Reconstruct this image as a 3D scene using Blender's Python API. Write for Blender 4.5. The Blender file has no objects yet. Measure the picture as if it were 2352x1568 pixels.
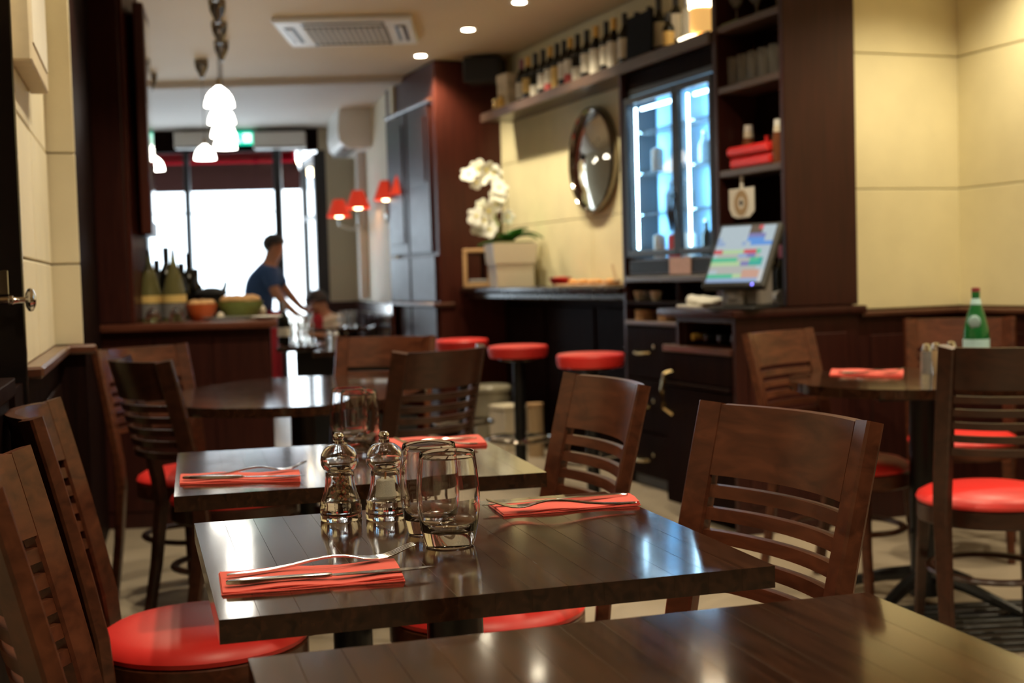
import bpy, bmesh, math, random
from mathutils import Vector, Matrix
random.seed(7)
S = bpy.context.scene
COL = S.collection
PI = math.pi
R = math.radians

# ------------------------------------------------------------------ camera
F = 3010.0
TH, PIT, ROLL, CAMZ = R(21), R(2.89), R(1.64), 1.125
CEIL = 2.63
FW = Vector((math.sin(TH) * math.cos(PIT), math.cos(TH) * math.cos(PIT), -math.sin(PIT)))
RT = Vector((math.cos(TH), -math.sin(TH), 0.0))
UP = RT.cross(FW)
R2 = RT * math.cos(ROLL) - UP * math.sin(ROLL)
U2 = RT * math.sin(ROLL) + UP * math.cos(ROLL)
CAM = Vector((0, 0, CAMZ))
cd = bpy.data.cameras.new('camera')
cam = bpy.data.objects.new('camera', cd)
COL.objects.link(cam)
cam.matrix_world = Matrix(((R2.x, U2.x, -FW.x, 0), (R2.y, U2.y, -FW.y, 0), (R2.z, U2.z, -FW.z, CAMZ), (0, 0, 0, 1)))
cd.sensor_width = 36
cd.lens = F / 2352 * 36
cd.clip_start = 0.05
cd.dof.use_dof = True
cd.dof.focus_distance = 1.85
cd.dof.aperture_fstop = 4.8
S.camera = cam

# ------------------------------------------------------------------ world, exposure
W = bpy.data.worlds.new('sky')
S.world = W
W.use_nodes = True
bg = W.node_tree.nodes['Background']
bg.inputs[0].default_value = (0.80, 0.91, 1.0, 1)
bg.inputs[1].default_value = 6.0
S.view_settings.view_transform = 'Standard'
S.view_settings.look = 'None'
S.view_settings.gamma = 1
S.view_settings.use_curve_mapping = False
S.view_settings.exposure = 0.46
S.cycles.caustics_reflective = False
S.cycles.caustics_refractive = True
S.cycles.use_denoising = True
S.cycles.sample_clamp_indirect = 6
S.cycles.max_bounces = 14
S.cycles.transparent_max_bounces = 24
S.cycles.transmission_bounces = 12
SPOT_W = 58.0          # one ceiling downlight
PENDANT_E = 7.0

# ------------------------------------------------------------------ picking points in the room
def ray(px, py):
    return FW * F + R2 * (px - 1176) - U2 * (py - 784)
def onz(px, py, h):
    d = ray(px, py)
    return CAM + d * ((h - CAMZ) / d.z)
def cf(lat, zf, h=0.0):                 # camera heading frame -> room
    return Vector((lat * math.cos(TH) + zf * math.sin(TH), -lat * math.sin(TH) + zf * math.cos(TH), h))
def linept(px, p0, p1, h):              # point of the level line p0-p1 at height h seen in column px
    a = Vector((p0[0], p0[1], h)); b = Vector((p1[0], p1[1], h))
    n = R2 - FW * ((px - 1176) / F)
    s = -((a - CAM).dot(n)) / ((b - a).dot(n))
    return a + (b - a) * s
def atz(px, zf, h):
    return linept(px, cf(-3, zf), cf(3, zf), h)
def onx(px, X, h):
    return linept(px, (X, 0), (X, 5), h)
def ony(px, Y, h):
    return linept(px, (0, Y), (5, Y), h)
def hof(px, py, P):                     # height seen at pixel row py above the plan point P
    d = ray(px, py)
    t = math.hypot(P[0], P[1]) / math.hypot(d.x, d.y)
    return CAMZ + d.z * t

# ------------------------------------------------------------------ materials
MATS = {}
def M(name, col, rough=0.5, metal=0.0, coat=0.0, trans=0.0, ior=1.5, emit=None, es=0.0, var=0.12, scale=30.0, bump=0.0, bscale=200.0, rvar=0.0, stretch=None, sheen=0.0, spec=0.5):
    m = bpy.data.materials.new(name)
    m.use_nodes = True
    nt = m.node_tree
    b = nt.nodes['Principled BSDF']
    tc = nt.nodes.new('ShaderNodeTexCoord')
    mp = nt.nodes.new('ShaderNodeMapping')
    if stretch: mp.inputs['Scale'].default_value = stretch
    nt.links.new(tc.outputs['Object'], mp.inputs['Vector'])
    nz = nt.nodes.new('ShaderNodeTexNoise')
    nz.inputs['Scale'].default_value = scale
    nz.inputs['Detail'].default_value = 5
    nt.links.new(mp.outputs['Vector'], nz.inputs['Vector'])
    rp = nt.nodes.new('ShaderNodeMix'); rp.data_type = 'RGBA'
    lo = [max(0, c * (1 - var)) for c in col]; hi = [min(1, c * (1 + var)) for c in col]
    rp.inputs['A'].default_value = (*lo, 1); rp.inputs['B'].default_value = (*hi, 1)
    nt.links.new(nz.outputs['Fac'], rp.inputs['Factor'])
    nt.links.new(rp.outputs['Result'], b.inputs['Base Color'])
    b.inputs['Roughness'].default_value = rough
    b.inputs['Metallic'].default_value = metal
    b.inputs['Coat Weight'].default_value = coat
    b.inputs['Coat Roughness'].default_value = 0.08
    b.inputs['Transmission Weight'].default_value = trans
    b.inputs['IOR'].default_value = ior
    b.inputs['Sheen Weight'].default_value = sheen
    b.inputs['Specular IOR Level'].default_value = spec
    if emit:
        b.inputs['Emission Color'].default_value = (*emit, 1)
        b.inputs['Emission Strength'].default_value = es
    if rvar:
        mr = nt.nodes.new('ShaderNodeMapRange')
        mr.inputs['To Min'].default_value = max(0, rough - rvar); mr.inputs['To Max'].default_value = rough + rvar
        n2 = nt.nodes.new('ShaderNodeTexNoise'); n2.inputs['Scale'].default_value = bscale * 0.15; n2.inputs['Detail'].default_value = 6
        nt.links.new(tc.outputs['Object'], n2.inputs['Vector'])
        nt.links.new(n2.outputs['Fac'], mr.inputs['Value'])
        nt.links.new(mr.outputs['Result'], b.inputs['Roughness'])
    if bump:
        n3 = nt.nodes.new('ShaderNodeTexNoise'); n3.inputs['Scale'].default_value = bscale; n3.inputs['Detail'].default_value = 3
        nt.links.new(mp.outputs['Vector'], n3.inputs['Vector'])
        bp = nt.nodes.new('ShaderNodeBump'); bp.inputs['Strength'].default_value = bump; bp.inputs['Distance'].default_value = 0.002
        nt.links.new(n3.outputs['Fac'], bp.inputs['Height'])
        nt.links.new(bp.outputs['Normal'], b.inputs['Normal'])
    MATS[name] = m
    return m

def wood(name, dark, light, rough=0.3, coat=0.4, stretch=(1, 12, 12), scale=4.0, bump=0.12, rnd=0.25, rvar=0.06, speck=0.0, spec=0.5):
    m = bpy.data.materials.new(name)
    m.use_nodes = True
    nt = m.node_tree
    b = nt.nodes['Principled BSDF']
    tc = nt.nodes.new('ShaderNodeTexCoord')
    oi = nt.nodes.new('ShaderNodeObjectInfo')
    mp = nt.nodes.new('ShaderNodeMapping'); mp.inputs['Scale'].default_value = stretch
    add = nt.nodes.new('ShaderNodeVectorMath'); add.operation = 'ADD'
    mul = nt.nodes.new('ShaderNodeMath'); mul.operation = 'MULTIPLY'; mul.inputs[1].default_value = 17.0
    nt.links.new(oi.outputs['Random'], mul.inputs[0])
    nt.links.new(tc.outputs['Object'], add.inputs[0]); nt.links.new(mul.outputs[0], add.inputs[1])
    nt.links.new(add.outputs[0], mp.inputs['Vector'])
    n1 = nt.nodes.new('ShaderNodeTexNoise'); n1.inputs['Scale'].default_value = scale; n1.inputs['Detail'].default_value = 8; n1.inputs['Distortion'].default_value = 0.8
    nt.links.new(mp.outputs['Vector'], n1.inputs['Vector'])
    cr = nt.nodes.new('ShaderNodeValToRGB')
    cr.color_ramp.elements[0].position = 0.3; cr.color_ramp.elements[0].color = (*dark, 1)
    cr.color_ramp.elements[1].position = 0.72; cr.color_ramp.elements[1].color = (*light, 1)
    nt.links.new(n1.outputs['Fac'], cr.inputs['Fac'])
    hs = nt.nodes.new('ShaderNodeHueSaturation')
    mr = nt.nodes.new('ShaderNodeMapRange'); mr.inputs['To Min'].default_value = 1 - rnd; mr.inputs['To Max'].default_value = 1 + rnd
    nt.links.new(oi.outputs['Random'], mr.inputs['Value']); nt.links.new(mr.outputs['Result'], hs.inputs['Value'])
    nt.links.new(cr.outputs['Color'], hs.inputs['Color'])
    nt.links.new(hs.outputs['Color'], b.inputs['Base Color'])
    b.inputs['Roughness'].default_value = rough
    b.inputs['Coat Weight'].default_value = coat
    b.inputs['Coat Roughness'].default_value = max(0.04, rough * 0.5)
    b.inputs['Specular IOR Level'].default_value = spec
    n2 = nt.nodes.new('ShaderNodeTexNoise'); n2.inputs['Scale'].default_value = 14; n2.inputs['Detail'].default_value = 6
    nt.links.new(tc.outputs['Object'], n2.inputs['Vector'])
    m2 = nt.nodes.new('ShaderNodeMapRange'); m2.inputs['To Min'].default_value = max(0.02, rough - rvar); m2.inputs['To Max'].default_value = rough + rvar
    nt.links.new(n2.outputs['Fac'], m2.inputs['Value']); nt.links.new(m2.outputs['Result'], b.inputs['Roughness'])
    h = n1.outputs['Fac']
    if speck:
        n4 = nt.nodes.new('ShaderNodeTexNoise'); n4.inputs['Scale'].default_value = 420; n4.inputs['Detail'].default_value = 2
        nt.links.new(tc.outputs['Object'], n4.inputs['Vector'])
        ma = nt.nodes.new('ShaderNodeMath'); ma.operation = 'MULTIPLY_ADD'; ma.inputs[1].default_value = speck
        nt.links.new(n4.outputs['Fac'], ma.inputs[0]); nt.links.new(h, ma.inputs[2]); h = ma.outputs[0]
    bp = nt.nodes.new('ShaderNodeBump'); bp.inputs['Strength'].default_value = bump; bp.inputs['Distance'].default_value = 0.001
    nt.links.new(h, bp.inputs['Height']); nt.links.new(bp.outputs['Normal'], b.inputs['Normal'])
    if speck:
        nt.links.new(bp.outputs['Normal'], b.inputs['Coat Normal'])
    MATS[name] = m
    return m

def pane(name, tint=(0.95, 0.98, 1.0)):
    m = bpy.data.materials.new(name)
    m.use_nodes = True
    nt = m.node_tree
    nt.nodes.clear()
    o = nt.nodes.new('ShaderNodeOutputMaterial')
    t = nt.nodes.new('ShaderNodeBsdfTransparent'); t.inputs[0].default_value = (*tint, 1)
    g = nt.nodes.new('ShaderNodeBsdfGlossy'); g.inputs['Roughness'].default_value = 0.02
    fr = nt.nodes.new('ShaderNodeFresnel'); fr.inputs[0].default_value = 1.45
    mx = nt.nodes.new('ShaderNodeMixShader')
    nz = nt.nodes.new('ShaderNodeTexNoise'); nz.inputs['Scale'].default_value = 3
    bp = nt.nodes.new('ShaderNodeBump'); bp.inputs['Strength'].default_value = 0.01
    nt.links.new(nz.outputs['Fac'], bp.inputs['Height']); nt.links.new(bp.outputs['Normal'], g.inputs['Normal'])
    ge = nt.nodes.new('ShaderNodeNewGeometry'); sb = nt.nodes.new('ShaderNodeMath'); sb.operation = 'SUBTRACT'; sb.inputs[0].default_value = 1.0; sb.use_clamp = True
    nt.links.new(ge.outputs['Backfacing'], sb.inputs[1])
    ml = nt.nodes.new('ShaderNodeMath'); ml.operation = 'MULTIPLY'; nt.links.new(fr.outputs[0], ml.inputs[0]); nt.links.new(sb.outputs[0], ml.inputs[1])
    nt.links.new(ml.outputs[0], mx.inputs[0]); nt.links.new(t.outputs[0], mx.inputs[1]); nt.links.new(g.outputs[0], mx.inputs[2])
    nt.links.new(mx.outputs[0], o.inputs[0])
    MATS[name] = m
    return m

table_wood = wood('table wood', (0.010, 0.004, 0.002), (0.042, 0.016, 0.008), rough=0.12, coat=0.35, spec=0.5, stretch=(14, 1, 14), scale=5, bump=0.02, rnd=0.10, rvar=0.04, speck=0.25)
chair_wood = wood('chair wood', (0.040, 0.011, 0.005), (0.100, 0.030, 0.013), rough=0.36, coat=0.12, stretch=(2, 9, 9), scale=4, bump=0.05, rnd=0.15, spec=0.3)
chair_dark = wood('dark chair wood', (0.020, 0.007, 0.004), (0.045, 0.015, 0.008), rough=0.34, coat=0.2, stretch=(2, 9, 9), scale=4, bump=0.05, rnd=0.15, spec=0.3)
panel_wood = wood('mahogany panel', (0.022, 0.006, 0.005), (0.042, 0.011, 0.008), rough=0.36, coat=0.06, spec=0.25, stretch=(20, 20, 0.8), scale=4, bump=0.03, rnd=0.06)
red_wood = wood('red mahogany', (0.042, 0.009, 0.006), (0.068, 0.015, 0.009), rough=0.38, coat=0.05, spec=0.25, stretch=(14, 14, 0.8), scale=4, bump=0.03, rnd=0.05)
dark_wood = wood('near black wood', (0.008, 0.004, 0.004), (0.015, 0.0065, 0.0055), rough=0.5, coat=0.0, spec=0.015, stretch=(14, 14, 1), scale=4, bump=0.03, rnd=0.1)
ledge_wood = wood('ledge wood', (0.060, 0.020, 0.012), (0.105, 0.038, 0.022), rough=0.3, coat=0.3, stretch=(1.5, 14, 14), scale=4, bump=0.03, rnd=0.1)
counter_wood = wood('counter ledge wood', (0.085, 0.024, 0.014), (0.14, 0.045, 0.026), rough=0.3, coat=0.2, stretch=(1.5, 14, 14), scale=4, bump=0.03, rnd=0.05)
shelf_wood = wood('shelf wood', (0.050, 0.030, 0.022), (0.085, 0.052, 0.038), rough=0.35, coat=0.2, stretch=(14, 1.2, 14), scale=4, bump=0.03, rnd=0.1)
bar_wood = wood('bar top wood', (0.010, 0.005, 0.005), (0.018, 0.008, 0.007), rough=0.28, coat=0.2, stretch=(14, 1.2, 14), scale=4, bump=0.03, rnd=0.05)
tan_wood = wood('pale wood', (0.45, 0.26, 0.12), (0.60, 0.38, 0.2), rough=0.5, coat=0.0, stretch=(3, 14, 14), scale=4, bump=0.05)
gloss_black = M('glossy black panel', (0.010, 0.008, 0.008), rough=0.1, coat=0.5, bump=0.02, bscale=4)
red_vinyl = M('red vinyl', (0.70, 0.028, 0.024), rough=0.42, var=0.06, scale=8, bump=0.06, bscale=350)
stone = M('limestone', (0.74, 0.67, 0.42), rough=0.65, var=0.12, scale=5, bump=0.25, bscale=60)
stone2 = M('pale limestone', (0.76, 0.70, 0.54), rough=0.65, var=0.12, scale=5, bump=0.25, bscale=60)
mortar = M('joint mortar', (0.36, 0.29, 0.17), rough=0.8)
plaster = M('ceiling paint', (0.68, 0.53, 0.34), rough=0.7, var=0.05, scale=2, bump=0.08, bscale=30)
plaster_grey = M('rear ceiling paint', (0.62, 0.56, 0.50), rough=0.7, var=0.05, scale=2, bump=0.08, bscale=30)
beige_paint = M('beige wall paint', (0.52, 0.45, 0.33), rough=0.7, var=0.06, scale=3)
floor_m = M('stone floor', (0.33, 0.27, 0.20), rough=0.38, var=0.18, scale=3, bump=0.06, bscale=40, rvar=0.08)
white = M('white enamel', (0.80, 0.79, 0.76), rough=0.4, var=0.03)
cream = M('cream ceramic', (0.62, 0.55, 0.42), rough=0.35, var=0.04)
paper = M('white paper', (0.78, 0.75, 0.68), rough=0.7, var=0.06)
grey_pl = M('grey plastic', (0.20, 0.19, 0.19), rough=0.5)
dark_pl = M('dark plastic', (0.014, 0.015, 0.017), rough=0.4)
black_metal = M('black metal', (0.012, 0.012, 0.013), rough=0.35, metal=0.3)
steel = M('polished steel', (0.72, 0.71, 0.68), rough=0.14, metal=1.0, var=0.03, rvar=0.04)
chrome = M('chrome', (0.75, 0.74, 0.72), rough=0.08, metal=1.0, var=0.02)
dark_chrome = M('dark chrome', (0.22, 0.19, 0.16), rough=0.1, metal=1.0, var=0.03)
brown_paint = M('brown wall paint', (0.10, 0.065, 0.04), rough=0.7, var=0.06, scale=3)
brass = M('brass', (0.62, 0.47, 0.25), rough=0.25, metal=1.0, var=0.1)
napkin_m = M('red napkin', (0.66, 0.062, 0.040), rough=0.85, var=0.07, scale=60, bump=0.35, bscale=900, sheen=0.3)
glass = M('clear glass', (1, 1, 1), rough=0.0, trans=1.0, ior=1.46, var=0.0)
acrylic = M('clear acrylic', (1.0, 0.985, 0.95), rough=0.02, trans=1.0, ior=1.47, var=0.0)
bottle_glass = M('dark bottle glass', (0.006, 0.006, 0.004), rough=0.14, spec=0.3)
green_glass = M('green bottle glass', (0.03, 0.27, 0.07), rough=0.05, trans=0.6, ior=1.45, var=0.02)
olive_glass = M('olive bottle glass', (0.24, 0.22, 0.09), rough=0.1, trans=0.5, ior=1.3)
clear_bottle = M('pale bottle glass', (0.75, 0.76, 0.75), rough=0.05, trans=0.8, ior=1.3)
pane_m = pane('window pane')
foil_black = M('black capsule', (0.02, 0.02, 0.022), rough=0.35, metal=0.2)
foil_gold = M('gold capsule', (0.75, 0.45, 0.10), rough=0.35, metal=0.3)
foil_purple = M('purple capsule', (0.28, 0.10, 0.16), rough=0.4)
foil_silver = M('silver capsule', (0.6, 0.6, 0.65), rough=0.3, metal=0.8)
lab_white = M('white bottle label', (0.74, 0.70, 0.60), rough=0.7, var=0.15, scale=90)
lab_yel = M('yellow bottle label', (0.70, 0.48, 0.16), rough=0.7, var=0.15, scale=90)
lab_red = M('red bottle label', (0.62, 0.10, 0.10), rough=0.7)
lab_blue = M('pale blue bottle label', (0.45, 0.68, 0.72), rough=0.6, var=0.2, scale=60)
orange = M('orange glazed pottery', (0.62, 0.12, 0.03), rough=0.3, var=0.25, scale=20)
green_cer = M('green glazed pottery', (0.17, 0.20, 0.05), rough=0.35, var=0.25, scale=20)
bread = M('bread crust', (0.62, 0.36, 0.16), rough=0.8, var=0.3, scale=25, bump=0.4, bscale=60)
red_plastic = M('red plastic', (0.72, 0.02, 0.02), rough=0.4)
leaf_m = M('orchid leaf', (0.04, 0.22, 0.04), rough=0.35, var=0.3, scale=10)
petal_m = M('white orchid petal', (0.85, 0.86, 0.78), rough=0.6, var=0.06)
pollen = M('orchid centre', (0.7, 0.6, 0.15), rough=0.6)
stem_m = M('orchid stem', (0.16, 0.17, 0.06), rough=0.6)
skin_m = M('skin', (0.50, 0.24, 0.14), rough=0.55, var=0.08)
hair_m = M('dark hair', (0.035, 0.028, 0.024), rough=0.6, var=0.3, scale=80)
shirt_m = M('blue polo cotton', (0.035, 0.095, 0.26), rough=0.8, var=0.1)
black_cloth = M('black cloth', (0.012, 0.012, 0.014), rough=0.85)
red_cloth = M('red cloth', (0.42, 0.015, 0.03), rough=0.8)
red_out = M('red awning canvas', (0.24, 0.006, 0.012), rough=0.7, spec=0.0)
shaded_out = M('shaded awning canvas', (0.016, 0.006, 0.005), rough=0.8, spec=0.0, var=0.25, scale=6, stretch=(1, 1, 8))  # underside of the red canvas, its shade put into the dark colour
jacket_m = M('cream jacket', (0.80, 0.74, 0.60), rough=0.85)
board_black = M('black slate', (0.004, 0.004, 0.004), rough=0.7, spec=0.05)
lamp_glass = M('lit opal glass', (0.9, 0.9, 0.88), rough=0.3, emit=(1.0, 0.95, 0.84), es=PENDANT_E)
spot_e = M('lit downlight lens', (0.9, 0.9, 0.9), rough=0.3, emit=(1.0, 0.86, 0.62), es=30)
led_e = M('fridge led tube', (0.9, 0.95, 1), rough=0.3, emit=(0.62, 0.86, 1.0), es=8)
glossy_dado = wood('glossy wainscot', (0.03, 0.009, 0.007), (0.05, 0.014, 0.010), rough=0.17, coat=0.6, stretch=(14, 14, 1), scale=4, bump=0.02)
shade_red = M('lit red lampshade', (0.65, 0.05, 0.02), rough=0.8, emit=(1.0, 0.06, 0.025), es=0.28)
bulb_e = M('lit bulb', (0.9, 0.8, 0.6), rough=0.3, emit=(1.0, 0.72, 0.36), es=14)
lampwhite_e = M('lit lamp diffuser', (0.9, 0.85, 0.75), rough=0.4, emit=(1.0, 0.85, 0.6), es=5)
amber_e = M('lit amber shade', (0.75, 0.42, 0.12), rough=0.4, emit=(1.0, 0.55, 0.16), es=0.55)
exit_green = M('lit green exit sign', (0.0, 0.4, 0.25), rough=0.4, emit=(0.0, 0.72, 0.44), es=1.0)
exit_white = M('lit exit pictogram', (0.9, 0.95, 0.95), rough=0.4, emit=(0.85, 1.0, 0.97), es=1.6)
led_blue = M('blue power light', (0.2, 0.2, 0.9), rough=0.4, emit=(0.2, 0.18, 1.0), es=3)
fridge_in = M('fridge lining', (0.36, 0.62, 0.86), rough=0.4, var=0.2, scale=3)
street_m = M('pale street stone', (0.72, 0.71, 0.70), rough=0.8)
tray_food = M('orange cooked food', (0.72, 0.33, 0.08), rough=0.6, var=0.4, scale=40)
towel_m = M('white towel', (0.80, 0.77, 0.68), rough=0.9, var=0.05)
card = M('cardboard', (0.42, 0.29, 0.16), rough=0.8, var=0.1)
cream_card = M('cream card', (0.66, 0.57, 0.42), rough=0.7)
bucket_m = M('cloudy plastic', (0.30, 0.27, 0.20), rough=0.25, var=0.4, scale=8)
gift_m = M('printed gift wrap', (0.55, 0.46, 0.32), rough=0.6, var=0.5, scale=18)
pepper_m = M('mixed peppercorns', (0.20, 0.10, 0.045), rough=0.7, var=0.8, scale=90)
pepper_red = M('red peppercorns', (0.46, 0.09, 0.045), rough=0.7, var=0.4, scale=90)
pepper_tan = M('tan peppercorns', (0.46, 0.33, 0.16), rough=0.7, var=0.4, scale=90)
salt_m = M('coarse salt', (0.85, 0.83, 0.76), rough=0.9, bump=0.8, bscale=900)
ketchup_m = M('brown sauce glass', (0.16, 0.05, 0.02), rough=0.15)

# ------------------------------------------------------------------ mesh helpers
def nb(): return bmesh.new()
def box(bm, x0, x1, y0, y1, z0, z1, bev=0.0, seg=1):
    r = bmesh.ops.create_cube(bm, size=1.0)
    vs = r['verts']
    for v in vs:
        v.co = Vector(((x0 + x1) / 2 + v.co.x * (x1 - x0), (y0 + y1) / 2 + v.co.y * (y1 - y0), (z0 + z1) / 2 + v.co.z * (z1 - z0)))
    if bev > 0:
        es = list({e for v in vs for e in v.link_edges})
        bmesh.ops.bevel(bm, geom=es, offset=bev, segments=seg, affect='EDGES', profile=0.6)
    return bm
def prism(bm, poly, z0, z1, bev=0.0, seg=1):
    a = [bm.verts.new((p[0], p[1], z0)) for p in poly]
    b = [bm.verts.new((p[0], p[1], z1)) for p in poly]
    n = len(poly)
    fs = [bm.faces.new(a[::-1]), bm.faces.new(b)]
    for i in range(n):
        fs.append(bm.faces.new((a[i], a[(i + 1) % n], b[(i + 1) % n], b[i])))
    if bev > 0:
        es = [e for f in fs[:2] for e in f.edges]
        if n <= 6: es = list({e for f in fs for e in f.edges})
        bmesh.ops.bevel(bm, geom=list(set(es)), offset=bev, segments=seg, affect='EDGES', profile=0.6)
    return bm
def lathe(bm, prof, seg=28, o=(0, 0, 0), sx=1.0, sy=1.0, flip=False):
    o = Vector(o)
    rings = []
    loop = len(prof) > 3 and prof[0] == prof[-1] and prof[0][0] > 1e-6
    for r, z in (prof[:-1] if loop else prof):
        if r <= 1e-6:
            rings.append([bm.verts.new(o + Vector((0, 0, z)))])
        else:
            rings.append([bm.verts.new(o + Vector((r * sx * math.cos(2 * PI * k / seg), r * sy * math.sin(2 * PI * k / seg), z))) for k in range(seg)])
    for a, b in (zip(rings, rings[1:] + rings[:1]) if loop else zip(rings[:-1], rings[1:])):
        if len(a) == 1 and len(b) == 1: continue
        for k in range(seg):
            k2 = (k + 1) % seg
            if len(a) == 1: f = (a[0], b[k2], b[k])
            elif len(b) == 1: f = (a[k], a[k2], b[0])
            else: f = (a[k], a[k2], b[k2], b[k])
            bm.faces.new(f[::-1] if flip else f)
    return bm
def tube(bm, pts, rad, seg=10, flat=1.0, cap=True, closed=False, upv=(0, 0, 1)):
    pts = [Vector(p) for p in pts]
    n = len(pts)
    rs = rad if isinstance(rad, (list, tuple)) else [rad] * n
    rings = []
    for i, p in enumerate(pts):
        if closed: t = (pts[(i + 1) % n] - pts[i - 1])
        else: t = pts[min(i + 1, n - 1)] - pts[max(i - 1, 0)]
        t.normalize()
        s = t.cross(Vector(upv))
        if s.length < 1e-4: s = t.cross(Vector((1, 0, 0)))
        s.normalize()
        u = s.cross(t)
        rings.append([bm.verts.new(p + s * (rs[i] * math.cos(2 * PI * k / seg)) + u * (rs[i] * flat * math.sin(2 * PI * k / seg))) for k in range(seg)])
    m = n if closed else n - 1
    for i in range(m):
        a, b = rings[i], rings[(i + 1) % n]
        for k in range(seg):
            bm.faces.new((a[k], a[(k + 1) % seg], b[(k + 1) % seg], b[k]))
    if cap and not closed:
        bm.faces.new(rings[0][::-1]); bm.faces.new(rings[-1])
    return bm
def sweep(bm, pts, w, d, wv, bev=0.0):      # rectangular section (w along wv, d across) along pts
    pts = [Vector(p) for p in pts]
    n = len(pts)
    wv = Vector(wv).normalized()
    rings = []
    for i, p in enumerate(pts):
        t = (pts[min(i + 1, n - 1)] - pts[max(i - 1, 0)]).normalized()
        s = (wv - t * wv.dot(t)).normalized()
        u = t.cross(s)
        ww = (w[i] if isinstance(w, (list, tuple)) else w) / 2
        dd = (d[i] if isinstance(d, (list, tuple)) else d) / 2
        c = min(ww, dd) * 0.3
        sec = [(ww - c, dd), (ww, dd - c), (ww, -dd + c), (ww - c, -dd), (-ww + c, -dd), (-ww, -dd + c), (-ww, dd - c), (-ww + c, dd)]
        rings.append([bm.verts.new(p + s * a + u * b) for a, b in sec])
    for a, b in zip(rings[:-1], rings[1:]):
        for k in range(8):
            bm.faces.new((a[k], a[(k + 1) % 8], b[(k + 1) % 8], b[k]))
    bm.faces.new(rings[0][::-1]); bm.faces.new(rings[-1])
    return bm
def blob(bm, c, rx, ry, rz, u=12, v=8, jit=0.0):
    r = bmesh.ops.create_uvsphere(bm, u_segments=u, v_segments=v, radius=1.0)
    for w in r['verts']:
        k = 1 + random.uniform(-jit, jit)
        w.co = Vector((c[0] + w.co.x * rx * k, c[1] + w.co.y * ry * k, c[2] + w.co.z * rz * k))
    return bm
def xform(bm, mat):
    bmesh.ops.transform(bm, matrix=mat, verts=bm.verts[:])
    return bm

def obj(name, bm, mat, parent=None, loc=(0, 0, 0), rz=0.0, smooth=True, rot=None):
    me = bpy.data.meshes.new(name)
    bmesh.ops.recalc_face_normals(bm, faces=bm.faces[:])
    bm.to_mesh(me); bm.free()
    if smooth:
        me.polygons.foreach_set('use_smooth', [True] * len(me.polygons))
        me.set_sharp_from_angle(angle=R(35))
    me.materials.append(mat)
    o = bpy.data.objects.new(name, me)
    COL.objects.link(o)
    o.location = loc
    o.rotation_euler = rot if rot else (0, 0, rz)
    if parent: o.parent = parent
    return o
def raw(name, verts, faces, mat, parent=None, loc=(0, 0, 0), rz=0.0, smooth=False):
    me = bpy.data.meshes.new(name)
    me.from_pydata([tuple(v) for v in verts], [], faces)
    me.update()
    me.materials.append(mat)
    if smooth: me.polygons.foreach_set('use_smooth', [True] * len(me.polygons))
    o = bpy.data.objects.new(name, me); COL.objects.link(o); o.location = loc; o.rotation_euler = (0, 0, rz)
    if parent: o.parent = parent
    return o
def thing(name, label, cat, loc=(0, 0, 0), rz=0.0, group=None):
    o = bpy.data.objects.new(name, None); COL.objects.link(o)
    o.empty_display_size = 0.1
    o.location = loc; o.rotation_euler = (0, 0, rz)
    return tag(o, label, cat, group)
def tag(o, label, cat, group=None, kind=None):
    o['label'] = label; o['category'] = cat
    if group: o['group'] = group
    if kind: o['kind'] = kind
    return o
def struct(o, label, cat='wall'):
    return tag(o, label, cat, kind='structure')
def dup(root, label, loc, rz, group=None):
    r = root.copy(); COL.objects.link(r); r.location = loc; r.rotation_euler = (0, 0, rz); r['label'] = label
    if group: r['group'] = group
    for ch in list(root.children):
        c = ch.copy(); COL.objects.link(c); c.parent = r
        for g in list(ch.children):
            d = g.copy(); COL.objects.link(d); d.parent = c
    return r

# ================================================================== STRUCTURE
def wl(Y): return -0.26 + 0.0946 * Y         # the left wall's face
LW = math.atan(0.0946)

fl = [(-1.2, -2.6), (4.6, -2.6), (4.6, 5.4), (3.9, 9.2), tuple(cf(-1.2, 12.95)[:2]), tuple(cf(-4.5, 12.6)[:2]), tuple(cf(-4.5, 6.0)[:2]), (-0.9, 5.2)]
struct(obj('floor', prism(nb(), fl, -0.1, 0), floor_m, smooth=False), 'beige stone floor under the tables and chairs', 'floor')
ce = obj('ceiling', prism(nb(), [(-1.2, -2.6), (4.6, -2.6), (4.6, 5.4), (3.9, 9.2), tuple(cf(-0.6, 9.85)[:2]), tuple(cf(-4.5, 9.85)[:2]), tuple(cf(-4.5, 6.0)[:2]), (-0.9, 5.2)], CEIL, CEIL + 0.1), plaster, smooth=False)
struct(ce, 'warm cream painted ceiling with recessed spots', 'ceiling')
obj('rear_ceiling', prism(nb(), [tuple(cf(-0.6, 9.85)[:2]), tuple(cf(-4.5, 9.85)[:2]), tuple(cf(-4.5, 12.5)[:2]), tuple(cf(-1.1, 12.95)[:2]), tuple(cf(-0.4, 11.0)[:2])], CEIL - 0.045, CEIL + 0.1), plaster_grey, ce, smooth=False)

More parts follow.
